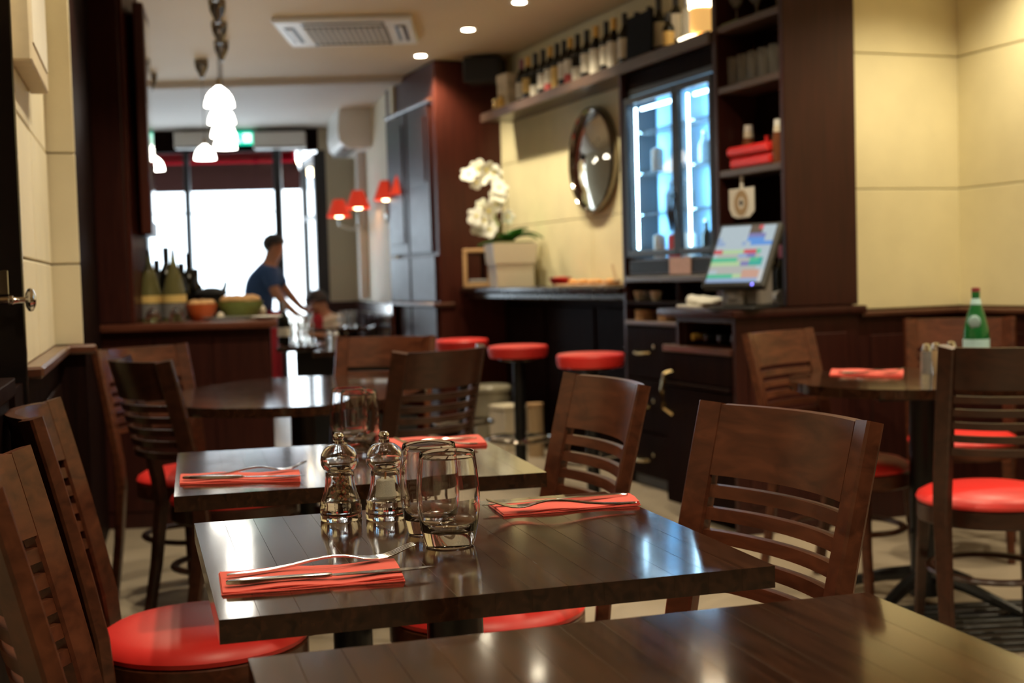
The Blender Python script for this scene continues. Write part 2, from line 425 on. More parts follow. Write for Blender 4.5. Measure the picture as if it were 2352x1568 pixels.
def seg(name, p0, p1, z0, z1, th, mat, parent=None, bev=0.0):
    """upright slab whose face runs p0 -> p1, thickness th to the left of that direction"""
    p0 = Vector(p0[:2]); p1 = Vector(p1[:2])
    L = (p1 - p0).length; a = math.atan2(p1.y - p0.y, p1.x - p0.x)
    bm = box(nb(), 0, L, min(0, th), max(0, th), z0, z1, bev)
    if parent is None:
        return obj(name, bm, mat, None, (p0.x, p0.y, 0), a, smooth=False)
    return obj(name, bm, mat, parent, (p0.x, p0.y, 0), a, smooth=False)
def stones(wall, L, zs, cols, mat, th=0.022, gap=0.004, off=0.0):
    """limestone blocks proud of a seg() wall, parented to it (local x along wall, face at y=0)"""
    for r, (z0, z1) in enumerate(zip(zs[:-1], zs[1:])):
        xs = [0.0] + [c + (off if r % 2 else 0) for c in cols if 0.05 < c + (off if r % 2 else 0) < L - 0.05] + [L]
        for a, b in zip(xs[:-1], xs[1:]):
            t = th * random.uniform(0.92, 1.05)
            obj('stone', box(nb(), a + (gap / 2 if a > 0 else 0), b - (gap / 2 if b < L else 0), -t, 0.001, z0 + gap / 2, z1 - gap / 2, 0.003), mat, wall)

CZ = [0.93, 1.456, 2.044, CEIL]
# alcove behind the right-hand table
w = seg('wall_alcove', (3.44, 4.822), (4.04, 4.822), 0, CEIL, 0.12, mortar); struct(w, 'short limestone wall beside the till column'); stones(w, 0.6, CZ, [0.9], stone)
w = seg('wall_right', (4.037, 4.95), (4.037, -2.5), 0, CEIL, 0.12, mortar); struct(w, 'limestone wall running along the right side'); stones(w, 7.45, CZ, [1.05, 2.1, 3.2, 4.3, 5.4, 6.5], stone, off=0.5)
w = seg('wall_bar', (3.322, 8.9), (3.322, 4.80), 0, CEIL, 0.1, mortar); struct(w, 'limestone wall behind the bar counter'); stones(w, 4.1, [1.02, 1.46, 1.90, 2.30, CEIL], [0.8, 1.7, 2.6, 3.3], stone, off=0.42)
w = seg('wall_behind', (4.2, -2.45), (-1.15, -2.45), 0, CEIL, 0.12, brown_paint); struct(w, 'plain wall behind the camera')
w = seg('wall_left', (wl(-2.5) - .36, -2.5), (wl(2.97) - .36, 2.97), 0, CEIL, 0.14, beige_paint); struct(w, 'beige left wall of the recess beside the camera')
w = seg('wall_left_pier', (wl(2.96) - .02, 2.96), (wl(4.12) - .022, 4.12), 0, CEIL, 0.34, mortar); struct(w, 'pale limestone wall at the left edge')
stones(w, 1.16, [0.955, 1.195, 1.52, 2.1, CEIL], [0.55], stone2)
w = seg('wall_pilaster', (wl(4.1) - 0.01, 4.1), (0.204, 4.1), 0, CEIL, 0.12, mortar); struct(w, 'narrow limestone pilaster before the dark column'); stones(w, 0.088, [0.955, 1.195, 1.52, 2.1, CEIL], [9], stone2)
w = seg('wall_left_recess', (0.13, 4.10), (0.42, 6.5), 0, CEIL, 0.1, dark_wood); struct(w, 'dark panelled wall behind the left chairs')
FR0 = cf(-0.86, 10.05); FR1 = cf(-1.50, 12.78)
w = seg('wall_front_right', (FR1.x, FR1.y), (FR0.x, FR0.y), 0, CEIL, 0.12, stone2); struct(w, 'pale wall carrying the red lamps by the shop front')
# wainscot of that wall
wc = seg('trim_front_wainscot', cf(-1.512, 12.74), cf(-0.885, 10.05), 0, 0.93, 0.02, glossy_dado, None); wc.location.x -= 0.03; struct(wc, 'mahogany wainscot below the red wall lamps', 'panelling')
for k in range(5):
    obj('panel', box(nb(), 0.08 + k * .54, 0.54 + k * .54, -0.012, 0.0, 0.12, 0.84, 0.006), glossy_dado, wc)
w = seg('wall_front_pier', cf(-1.80, 12.62), cf(-1.46, 12.66), 0, CEIL, 0.15, beige_paint); struct(w, 'beige pier beside the entrance door')
d = seg('trim_pier_dado', cf(-1.80, 12.60), cf(-1.47, 12.64), 0, 0.92, 0.02, panel_wood); struct(d, 'dark dado on the beige entrance pier', 'panelling')
w = seg('wall_front_left', cf(-4.4, 6.0), cf(-4.4, 12.6), 0, CEIL, 0.12, beige_paint); struct(w, 'side wall out of sight beyond the left counter')
w = seg('wall_left_return', cf(-4.4, 6.1), cf(-2.05, 6.1), 0, CEIL, -0.1, beige_paint); struct(w, 'return wall behind the left column')

# dado on the right
dd = seg('trim_alcove_dado', (3.442, 4.798), (4.04, 4.798), 0, 0.9, 0.02, panel_wood); struct(dd, 'dark wainscot under the short limestone wall', 'panelling')
obj('cap', box(nb(), 0.025, 0.598, -0.035, 0.02, 0.9, 0.925, 0.006), ledge_wood, dd)
obj('panel', box(nb(), 0.08, 0.48, -0.010, 0.0, 0.15, 0.82, 0.005), panel_wood, dd)
dd = seg('trim_right_dado', (4.012, 4.8), (4.012, -2.4), 0, 0.9, 0.02, panel_wood); struct(dd, 'dark wainscot along the right wall', 'panelling')
obj('cap', box(nb(), 0, 7.2, -0.035, 0.02, 0.9, 0.925, 0.006), ledge_wood, dd)
for k in range(9): obj('panel', box(nb(), 0.1 + k * .78, 0.75 + k * .78, -0.010, 0.0, 0.15, 0.82, 0.005), panel_wood, dd)
# dado on the left
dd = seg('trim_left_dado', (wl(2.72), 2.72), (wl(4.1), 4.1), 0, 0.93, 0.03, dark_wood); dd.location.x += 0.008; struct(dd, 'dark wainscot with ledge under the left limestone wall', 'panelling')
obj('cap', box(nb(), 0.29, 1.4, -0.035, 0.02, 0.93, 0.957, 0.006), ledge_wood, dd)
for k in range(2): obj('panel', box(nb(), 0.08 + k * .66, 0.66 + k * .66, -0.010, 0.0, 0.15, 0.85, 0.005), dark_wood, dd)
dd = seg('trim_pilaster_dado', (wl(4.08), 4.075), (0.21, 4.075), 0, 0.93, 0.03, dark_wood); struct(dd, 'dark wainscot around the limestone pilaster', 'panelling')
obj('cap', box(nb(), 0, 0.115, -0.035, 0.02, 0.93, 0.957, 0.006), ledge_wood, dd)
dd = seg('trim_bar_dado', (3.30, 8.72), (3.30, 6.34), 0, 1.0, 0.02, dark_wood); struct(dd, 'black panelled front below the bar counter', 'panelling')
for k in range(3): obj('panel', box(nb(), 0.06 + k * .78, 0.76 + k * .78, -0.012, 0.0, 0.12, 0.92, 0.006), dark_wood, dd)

# ------------------------------------------------------------------ mahogany column at the far end of the bar
CX, CY0, CY1 = 2.82, 8.71, 9.95
t = thing('cupboard_column', 'floor to ceiling mahogany cupboard at the far end of the bar counter', 'cupboard', (CX, CY0, 0))
obj('body', box(nb(), 0, 0.62, 0, CY1 - CY0, 0, CEIL - 0.005, 0.008), red_wood, t)
for k in range(2):
    y0, y1 = 0.10 + k * 0.56, 0.62 + k * 0.56
    u = obj('upper_door', box(nb(), -0.022, 0.0, y0, y1, 1.30, 2.34, 0.006), panel_wood, t)
    obj('inset', box(nb(), -0.032, -0.021, y0 + .08, y1 - .08, 1.80 if k == 0 else 1.38, 2.26, 0.005), panel_wood, u)
    obj('middle_door', box(nb(), -0.022, 0.0, y0 - .06 * (k == 0), y1, 0.955, 1.28, 0.006), panel_wood, t)
    obj('lower_door', box(nb(), -0.022, 0.0, y0 - .06 * (k == 0), y1, 0.10, 0.915, 0.006), panel_wood, t)
obj('cornice', box(nb(), -0.03, 0.62, 0.06, 1.2, 2.35, 2.375, 0.006), ledge_wood, t)
obj('ledge', box(nb(), -0.06, 0.10, -0.03, 1.24, 0.918, 0.948, 0.008), ledge_wood, t)
obj('plinth', box(nb(), -0.015, 0.62, -0.012, 1.22, 0.0, 0.09, 0.004), dark_wood, t)

# ------------------------------------------------------------------ left counter with its column and mirror
P1 = atz(196, 6.0, .95); P2 = atz(640, 6.05, .95)
ca = math.atan2(P2.y - P1.y, P2.x - P1.x); CL = (P2 - P1).length
t = thing('service_counter', 'mahogany service counter with ledge top in front of the shop window', 'counter', (P1.x, P1.y, 0), ca)
obj('front_panel', box(nb(), 0, CL - .045, 0.03, 0.06, 0, 0.9145, 0.001), panel_wood, t)
obj('side_panel', prism(nb(), [(CL - .075, .061), (CL - .045, .03), (CL - .19, .62), (CL - .22, .62)], 0, 0.9145), panel_wood, t)
for k in range(3): obj('panel', box(nb(), 0.03 + k * .27, 0.285 + k * .27, 0.024, 0.031, 0.08, 0.88, 0.002), panel_wood, t)
obj('shelf', box(nb(), 0, CL - .24, 0.06, 0.6, 0.42, 0.45, 0.003), dark_wood, t)
obj('worktop', prism(nb(), [(-.12, -.02), (CL, -.02), (CL - .17, .68), (-.12, .68)], 0.915, 0.952, 0.014, 2), counter_wood, t)
COUNTER = (Vector((P1.x, P1.y)), ca)
def onc(u, v, h=0.952):                    # point on the left counter
    c, s = math.cos(ca), math.sin(ca)
    return Vector((P1.x + u * c - v * s, P1.y + u * s + v * c, h))
t = thing('wooden_column', 'dark mahogany column rising from the service counter to the ceiling', 'column', (*onc(0, 0.0).xy, 0.952), ca)
CW = (atz(312, 6.05, 1.2) - atz(196, 6.0, 1.2)).length
obj('shaft', box(nb(), -0.012, CW - .02, 0.0, 0.30, 0.002, CEIL - 0.957, 0.004), panel_wood, t)
obj('edge_strip', box(nb(), CW - .02, CW, 0.012, 0.30, 0.002, CEIL - 0.957, 0.003), red_wood, t)
# partition and mirror past the column
Q0 = onc(CW, 0.30); Q1 = Q0 + (cf(-0.205, 1.0) - cf(0, 0)).normalized() * 0.12
w = seg('wall_partition', Q0, Q1, 0.0, CEIL, 0.1, dark_wood); struct(w, 'narrow partition continuing behind the dark column')
pm = thing('framed_mirror', 'tall framed mirror on the side of the dark column', 'mirror', (Q0.x, Q0.y, 0), math.atan2(Q1.y - Q0.y, Q1.x - Q0.x))
h0, h1 = 1.36, 2.42
obj('frame', box(nb(), -0.26, 0.13, -0.05, -0.002, h0, h1, 0.006), red_wood, pm)
obj('mirror_glass', box(nb(), -0.21, 0.09, -0.053, -0.049, h0 + .06, h1 - .06), chrome, pm)

# ------------------------------------------------------------------ left cupboard, handle, frame
def lp(Y, off, h): # point near the left wall
    return Vector((wl(Y) + off, Y, h))
t = thing('cupboard_door', 'glossy black door panel at the left edge beside the limestone wall', 'door', (-0.34, 2.93, 0), R(-4))
obj('leaf', box(nb(), 0, 0.374, 0.0, 0.028, 0.01, CEIL - .01, 0.003), gloss_black, t)
obj('inset', box(nb(), 0.04, 0.33, -0.006, 0.001, 1.25, 2.4, 0.003), gloss_black, t)
ep = obj('escutcheon', box(nb(), 0.318, 0.345, -0.004, 0.001, 1.115, 1.165, 0.001), chrome, t)
t = thing('door_knob', 'chrome knob on a long stem projecting at the left edge', 'knob', (-0.020, 2.86, 1.103), 0)
def lathex(prof, seg=24):
    return xform(lathe(nb(), prof, seg), Matrix.Rotation(R(90), 4, 'Y'))
obj('stem', lathex([(0, -.03), (.0075, -.03), (.0075, .022), (.011, .024), (.011, .030), (.008, .032), (.0065, .04), (.006, .056), (0, .056)]), chrome, t)
obj('knob_head', lathex([(0, .054), (.013, .055), (.023, .060), (.0245, .064), (.022, .070), (.011, .075), (0, .076)]), chrome, t)
obj('mount', tube(nb(), [(-.02, 0, 0), (-.02, .05, 0)], [.008, .014], 12), chrome, t)
t = thing('low_cabinet', 'dark low cabinet with rounded top corner at the left edge', 'cabinet', (wl(0.9), 0.9, 0), R(90) - LW)
obj('board', prism(nb(), [(1.2, -.016), (1.765, -.016), (1.785, -.013), (1.795, -.012), (1.795, 0.22), (1.2, .22)], 0.925, 0.957, 0.006, 2), dark_wood, t)
obj('panel', box(nb(), 1.21, 1.77, -0.003, 0.20, 0.0, 0.924, 0.003), dark_wood, t)
t = thing('picture_frame', 'cream box frame hung high on the left limestone wall', 'picture', (wl(3.02) + .002, 3.02, 0), R(90) - LW)
obj('frame', box(nb(), 0, 0.52, -0.045, 0.0, 1.615, 2.55, 0.004), cream_card, t)
obj('picture', box(nb(), 0.04, 0.48, -0.048, -0.044, 1.66, 2.5, 0.001), paper, t)

# ================================================================== SHOP FRONT
FA, FB = cf(-4.4, 12.42), cf(-1.80, 12.62)
ffa = math.atan2(FB.y - FA.y, FB.x - FA.x)
def fu(px, h=1.5): # distance along the shop front of image column px
    p = linept(px, FA, FB, h); return (p.xy - FA.xy).length
def fh(px, py): return hof(px, py, linept(px, FA, FB, 1.5))
sf = thing('window_1', 'dark framed shop window looking on to the bright street', 'window', (FA.x, FA.y, 0), ffa)
sf['kind'] = 'structure'
UL = (FB.xy - FA.xy).length
u0, u1, u2, u3, u4 = fu(338), fu(434), fu(642), fu(744), UL
hb = fh(540, 348)
obj('header', box(nb(), 0, UL, 0, 0.1, hb, CEIL - .05, 0.004), dark_wood, sf)
for k, (u, wd) in enumerate(((fu(300), .06), (u0 - .02, .06), (u1, .05), (u2, .075), (u3, .085))):
    obj('post', box(nb(), u - wd / 2, u + wd / 2, 0, 0.09, 0, hb, 0.004), dark_pl, sf)
obj('sill', box(nb(), 0, u2, -0.03, 0.09, 0.30, 0.34, 0.004), dark_wood, sf)
obj('stall_riser', box(nb(), 0, u2, 0.01, 0.08, 0.0, 0.30, 0.003), dark_wood, sf)
for a, b in ((0, u0 - .05), (u0 + .01, u1 - .025), (u1 + .025, u2 - .037)):
    obj('pane', box(nb(), a, b, 0.04, 0.046, 0.34, hb), pane_m, sf)
for y, n in ((487, 'glazing_bar'),):
    obj(n, box(nb(), u0, u2, 0.03, 0.045, fh(540, y) - .008, fh(540, y) + .008, 0.002), white, sf)
for a, b in ((415, 541), (594, 712)):
    bx = thing('blind_box', 'white roller blind box left of the exit sign' if a == 415 else 'white roller blind box right of the exit sign', 'blind box', (FA.x, FA.y, 0), ffa)
    obj('casing', box(nb(), fu(a), fu(b), -0.14, -0.003, fh(a, 345), fh(a, 306), 0.008), white, bx)
    obj('slot', box(nb(), fu(a) + .02, fu(b) - .02, -0.145, -0.139, fh(a, 343), fh(a, 340), 0.0), grey_pl, bx)
t = thing('exit_sign', 'illuminated green exit sign with white pictograms above the entrance', 'sign', (FA.x, FA.y, 0), ffa)
e0, e1, ez0, ez1 = fu(541), fu(591), fh(565, 333), fh(565, 304)
obj('casing', box(nb(), e0, e1, -0.06, -0.003, ez0, ez1, 0.004), exit_green, t)
m_ = (e0 + e1) / 2
bm = nb(); box(bm, m_ + .012, e1 - .012, -0.063, -0.060, ez0 + .02, ez1 - .02)
obj('doorway_mark', bm, exit_white, t)
bm = nb(); blob(bm, (m_ - .045, -0.061, ez1 - .028), .012, .003, .012)
box(bm, m_ - .06, m_ - .035, -0.063, -0.060, ez0 + .045, ez1 - .04); box(bm, m_ - .085, m_ - .05, -0.063, -0.060, ez0 + .02, ez0 + .04); box(bm, m_ - .045, m_ - .02, -0.063, -0.06, ez0 + .012, ez0 + .045)
obj('running_figure', bm, exit_white, t)
# the glazed entrance door, standing open into the street
dr = thing('door_1', 'glazed entrance door standing ajar beside the window', 'door', (*linept(738, FA, FB, 1).xy, 0), ffa + R(180) - R(76))
dr['kind'] = 'structure'
dw = 0.78
for a, b in ((0, .07), (dw - .07, dw)): obj('stile', box(nb(), a, b, -0.03, 0.03, 0.03, hb - .03, 0.004), dark_pl, dr)
for a, b in ((.03, .26), (hb - .12, hb - .03), (1.72, 1.77)): obj('rail', box(nb(), .07, dw - .07, -0.02, 0.02, a, b, 0.004), dark_pl, dr)
obj('pane', box(nb(), .07, dw - .07, -0.003, 0.003, 0.26, hb - .12), pane_m, dr)
obj('handle', tube(nb(), [(dw - .035, -.02, .95), (dw - .035, -.06, .97), (dw - .035, -.06, 1.25), (dw - .035, -.02, 1.27)], .009), chrome, dr)

# street outside
g0 = cf(-14, 12.7); 
st = obj('street', prism(nb(), [tuple(cf(-16, 12.3)[:2]), tuple(cf(6, 13.3)[:2]), tuple(cf(9, 40)[:2]), tuple(cf(-16, 40)[:2])], -0.12, -0.02), street_m, smooth=False); struct(st, 'sunlit pale pavement outside the shop window', 'street')
b = seg('building', cf(-16, 27), cf(8, 29), 0, 9, 3.0, street_m); tag(b, 'overexposed pale building across the street', 'building')
for k in range(8):
    for j in range(3):
        f_ = obj('window', box(nb(), 1.2 + k * 2.9, 2.4 + k * 2.9, -0.05, 0.02, 1.0 + j * 3, 2.7 + j * 3, 0.02), white, b)
        obj('pane', box(nb(), 1.32 + k * 2.9, 2.28 + k * 2.9, -0.06, -0.045, 1.12 + j * 3, 2.58 + j * 3), street_m, f_)
aw = thing('awning', 'red awning with canopy underside coloured in shade outside the shop window', 'awning', (FA.x, FA.y, 0), ffa)
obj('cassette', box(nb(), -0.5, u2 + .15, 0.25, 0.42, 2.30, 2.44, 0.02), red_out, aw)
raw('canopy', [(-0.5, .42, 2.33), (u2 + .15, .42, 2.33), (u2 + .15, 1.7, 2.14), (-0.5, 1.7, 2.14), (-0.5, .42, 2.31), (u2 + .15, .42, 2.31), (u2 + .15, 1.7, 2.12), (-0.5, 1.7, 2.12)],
    [(0, 1, 2, 3), (7, 6, 5, 4), (0, 4, 5, 1), (1, 5, 6, 2), (2, 6, 7, 3), (3, 7, 4, 0)], shaded_out, aw)
for k in range(3): obj('arm', tube(nb(), [(0.2 + k * 1.2, .4, 2.36), (0.4 + k * 1.2, 1.65, 2.16)], .018), dark_pl, aw)
for k, (px, py, zf) in enumerate(((692, 368, 13.6), (714, 396, 13.4))):
    p = atz(px, zf, 2.2); h = hof(px, py, p)
    t = thing('festoon_bulb', ('upper' if k == 0 else 'lower') + ' glowing bulb hanging outside the entrance door', 'bulb', (p.x, p.y, h), 0, 'bulbs over the entrance')
    obj('bulb', blob(nb(), (0, 0, 0), .045, .045, .05), bulb_e, t)
    obj('cap', lathe(nb(), [(0, .09), (.02, .09), (.022, .045), (0, .045)], 12), dark_pl, t)
    obj('cord', tube(nb(), [(0, 0, .09), (0, 0, .5)], .005, 6), dark_pl, t)

# air conditioner on the right front wall
ac = atz(800, 11.6, 2.1)
wd_ = (Vector(FR1[:2]) - Vector(FR0[:2])).normalized()
t = thing('wall_air_conditioner', 'white split air conditioner high on the wall above the red lamps', 'air conditioner', (*linept(852, FR0, FR1, 2.2).xy, 0), math.atan2(wd_.y, wd_.x))
a0, a1 = hof(800, 348, ac), hof(800, 243, ac)
prof = [(0, a0), (.20, a0), (.27, a0 + .05), (.285, a0 + .14), (.27, a1 - .05), (.24, a1), (0, a1)]
bm = nb()
A = [bm.verts.new((-0.95, -y, z)) for y, z in prof]; B = [bm.verts.new((0, -y, z)) for y, z in prof]
bm.faces.new(A); bm.faces.new(B[::-1])
for k in range(len(prof)): bm.faces.new((A[k], A[(k + 1) % len(prof)], B[(k + 1) % len(prof)], B[k]))
xform(bm, Matrix.Rotation(PI, 4, 'Z') @ Matrix.Translation((.07, 0, 0)))
obj('casing', bm, white, t, smooth=False)
obj('outlet', box(nb(), 0.0, .80, 0.12, 0.25, a0 - .006, a0 + .01, 0.003), grey_pl, t)
obj('top_grille', box(nb(), 0.0, .80, 0.05, 0.22, a1 - .004, a1 + .006, 0.002), grey_pl, t)
obj('pipe_cover', box(nb(), 0.40, .50, 0.001, 0.08, 0.95, a0 + .02, 0.01), white, t)

# red wall lamps
def sconce(label, px_wall, shades):
    base = linept(px_wall, FR0, FR1, 1.65)
    t = thing('wall_lamp', label, 'wall lamp', (base.x, base.y, 0), 0, 'red shaded wall lamps')
    nrm = Vector((wd_.y, -wd_.x))
    if nrm.dot(Vector((-1, 0))) < 0: nrm = -nrm
    obj('back_plate', xform(lathe(nb(), [(0, 0), (.05, 0), (.045, .015), (.02, .03), (0, .03)], 16), Matrix.Translation((0, 0, 1.63)) @ Vector((0, 0, 1)).rotation_difference(Vector((nrm.x, nrm.y, 0))).to_matrix().to_4x4()), chrome, t)
    for px, py, zf in shades:
        p = atz(px, zf, 1.8); h = hof(px, py, p)
        q = Vector((p.x - base.x, p.y - base.y, h))
        obj('arm', tube(nb(), [(0, 0, 1.63), (q.x * .5, q.y * .5, 1.57), (q.x, q.y, 1.60), (q.x, q.y, h - .05)], .012, 8), chrome, t)
        s = obj('lamp_shade', lathe(nb(), [(.105, h - .075), (.048, h + .075), (.046, h + .075), (.102, h - .075)], 20), shade_red, t)
        s.location = (q.x, q.y, 0)
        bl = obj('bulb', blob(nb(), (0, 0, h - .055), .045, .045, .03), bulb_e, s)
    return t
sconce('red shaded twin wall lamp nearer the shop front', 838, ((778, 478, 11.35), (822, 458, 11.0)))
sconce('red shaded wall lamp half hidden by the mahogany cupboard', 893, ((888, 437, 10.25), (925, 425, 9.98)))

# ================================================================== CEILING FIXTURES
def downlight(P, label, power=SPOT_W):
    t = thing('downlight', label, 'ceiling light', (P.x, P.y, CEIL), 0, 'recessed ceiling spots')
    obj('trim_ring', lathe(nb(), [(.035, -.001), (.055, -.004), (.058, -.001), (.058, .0), (.035, 0)], 24), white, t)
    obj('lens', lathe(nb(), [(0, -.003), (.036, -.003), (.036, -.001), (0, -.001)], 24), spot_e, t)
    ld = bpy.data.lights.new('spot', 'SPOT'); ld.energy = power; ld.color = (1.0, 0.85, 0.58); ld.spot_size = R(125); ld.spot_blend = 0.7; ld.shadow_soft_size = 0.035
    lo = bpy.data.objects.new('spot_beam', ld); COL.objects.link(lo); lo.parent = t; lo.location = (0, 0, -0.02)
    return t
D = [onz(1193, 5, CEIL), onz(1075, 68, CEIL), onz(966, 128, CEIL)]
step = (D[0] - D[2]) / 2
lab = ['recessed spot nearest the wine bottles', 'recessed spot between the two others along the bar', 'recessed spot nearest the mahogany cupboard']
for p, l in zip(D, lab): downlight(p, l)
for k, s_ in enumerate((1, 2, 3.2, 4.4)):
    q = D[0] + step.normalized() * (1.0 * s_ * 1.05); q.z = CEIL
    downlight(Vector((2.35, 4.6 - k * 1.45, CEIL)), ['recessed spot over the till', 'recessed spot above the right table', 'recessed spot above the front right chairs', 'recessed spot behind the camera on the right'][k])
for k in range(4):
    downlight(Vector((0.62 + .02 * k, 4.2 - k * 1.45, CEIL)), ['recessed spot above the round table', 'recessed spot above the middle table', 'recessed spot above the near table', 'recessed spot behind the camera on the left'][k])
for k in range(3): downlight(Vector((3.62, 4.1 - k * 1.3, CEIL)), ['added wall-washing spot in the corner above the wainscot', 'added wall-washing spot beside the right wall', 'added wall-washing spot at the right wall behind the camera'][k])  # extra spots out of view, added to brighten the right wall
downlight(cf(-1.5, 10.9, CEIL), 'added spot before the entrance lighting the seated person')  # extra spot, set here to give the seated person more light
downlight(cf(-1.25, 5.0, CEIL), 'added unseen spot brightening the service counter front')  # unseen lamp added because the counter front was too dark

t = thing('ceiling_air_conditioner', 'white square ceiling air conditioner with central grille', 'air conditioner', (*onz(800, 65, CEIL).xy, CEIL), -R(20))
s_ = 0.40
obj('fascia', box(nb(), -s_, s_, -s_, s_, -0.035, 0, 0.012), white, t)
gr = obj('grille', box(nb(), -.24, .24, -.24, .24, -0.042, -0.034, 0.003), grey_pl, t)
for k in range(14): obj('slat', box(nb(), -.235 + k * .034, -.222 + k * .034, -.235, .235, -0.048, -0.041, 0.001), paper, t)
for k in range(4):
    v = obj('outlet', box(nb(), -.24, .24, -.355, -.29, -0.039, -0.033, 0.003), dark_pl, t, rz=k * PI / 2)
    f = obj('flap', box(nb(), -.22, .22, -.335, -.312, -0.044, -0.038, 0.002), white, v)

def pendant(label, px, pyb, zf, group):
    P = atz(px, zf, 2.0); hb_ = hof(px, pyb, P)
    t = thing('pendant_lamp', label, 'pendant lamp', (P.x, P.y, 0), 0, group)
    r = 0.0725
    obj('lamp_shade', lathe(nb(), [(r, hb_), (r * .97, hb_ + .02), (r * .84, hb_ + .05), (r * .6, hb_ + .075), (r * .3, hb_ + .092), (.012, hb_ + .1), (0, hb_ + .1)], 24), lamp_glass, t)
    obj('socket', lathe(nb(), [(0, hb_ + .14), (.012, hb_ + .138), (.014, hb_ + .10), (0, hb_ + .1)], 12), chrome, t)
    obj('cable', tube(nb(), [(0, 0, hb_ + .13), (0, 0, CEIL - .1)], .0025, 6), grey_pl, t)
    obj('canopy', lathe(nb(), [(0, CEIL - .125), (.014, CEIL - .122), (.022, CEIL - .095), (.040, CEIL - .06), (.046, CEIL - .03), (.046, CEIL), (0, CEIL)], 20), dark_chrome, t)
    return t
pg = 'white pendant lamps over the service counter'
pendant('nearest white pendant lamp of the overlapping row', 504, 245, 6.5, pg)
pendant('second nearest white pendant lamp of the overlapping row', 509, 284, 7.05, pg)
pendant('third white pendant lamp of the overlapping row', 513, 315, 7.65, pg)
pendant('farthest white pendant lamp of the overlapping row, touching the exit sign', 517, 342, 8.25, pg)
pendant('white pendant lamp hanging alone left of the row, over the window', 471, 366, 8.9, pg)
pendant('leftmost white pendant lamp, beside the tall framed mirror', 354, 391, 9.4, pg)

# ================================================================== TABLES
def square_table(label, FL, yaw, w, d, thick=0.028):
    X = cf(FL[0], FL[1])
    a = yaw - TH
    t = thing('square_table', label, 'table', (X.x, X.y, 0), a)
    n = 15
    top = 0.75
    for k in range(n):
        x0, x1 = w * k / n, w * (k + 1) / n
        bm = box(nb(), x0 + .00008, x1 - .00008, 0, d, top - thick, top)
        es = [e for e in bm.edges if all(abs(v.co.z - top) < .001 for v in e.verts)]
        bmesh.ops.bevel(bm, geom=es, offset=.0002, segments=1, affect='EDGES')
        ends = [0.0] if k == 0 else ([w] if k == n - 1 else [])
        obj('plank', bm, table_wood, t, smooth=False)
    c = (w / 2, d / 2)
    obj('pedestal', lathe(nb(), [(0, .03), (.045, .03), (.042, .06), (.04, .70), (0, .70)], 20, (c[0], c[1], 0)), black_metal, t)
    obj('top_plate', box(nb(), c[0] - .18, c[0] + .18, c[1] - .14, c[1] + .14, .70, top - thick, .004), black_metal, t)
    obj('base', lathe(nb(), [(0, 0), (.22, 0), (.22, .012), (.06, .035), (0, .04)], 32, (c[0], c[1], 0)), black_metal, t)
    return t, a
K = 0.375
T1, a1_ = square_table('dark glossy square table with mills, two tumblers and two place settings', (-.897 * K, 3.858 * K), R(16.03), 1.831 * K, 1.66 * K)
T2, a2_ = square_table('dark glossy square table behind the one with the mills', (-1.621 * K, 6.158 * K), R(13.63), 1.83 * K, 1.66 * K)
T3, a3_ = square_table('bare dark glossy table along the bottom edge', (-.267 * K, 1.857 * K), R(16.15), 1.866 * K, 1.66 * K)

def round_table(label, name, C, A, B, ang, top=.75, th=.03):
    t = thing(name, label, 'table', (C.x, C.y, 0), ang)
    n = 56
    poly = []
    for k in range(n):
        c, s = math.cos(2 * PI * k / n), math.sin(2 * PI * k / n)
        e = 0.86
        poly.append((A * math.copysign(abs(c) ** e, c), B * math.copysign(abs(s) ** e, s)))
    obj('tabletop', prism(nb(), poly, top - th, top, 0.006, 2), table_wood, t)
    obj('pedestal', lathe(nb(), [(0, .03), (.05, .03), (.045, .06), (.042, .70), (0, .70)], 20), black_metal, t)
    obj('top_plate', box(nb(), -.2, .2, -.2, .2, .695, top - th, .004), black_metal, t)
    for k in range(4):
        f = obj('foot', tube(nb(), [(0.03, 0, .10), (.15, 0, .075), (.32, 0, .02), (.34, 0, .012)], [.025, .022, .016, .012], 8), black_metal, t, rz=PI / 4 + k * PI / 2)
    return t
T4 = round_table('oval dark table with reflection of the shop window, bare', 'oval_table', cf(-.735, 4.54), .43, .635, -TH)
T5 = round_table('round dark table laid with green bottle near the right wall', 'round_table', cf(1.345, 4.30), .425, .425, -TH)

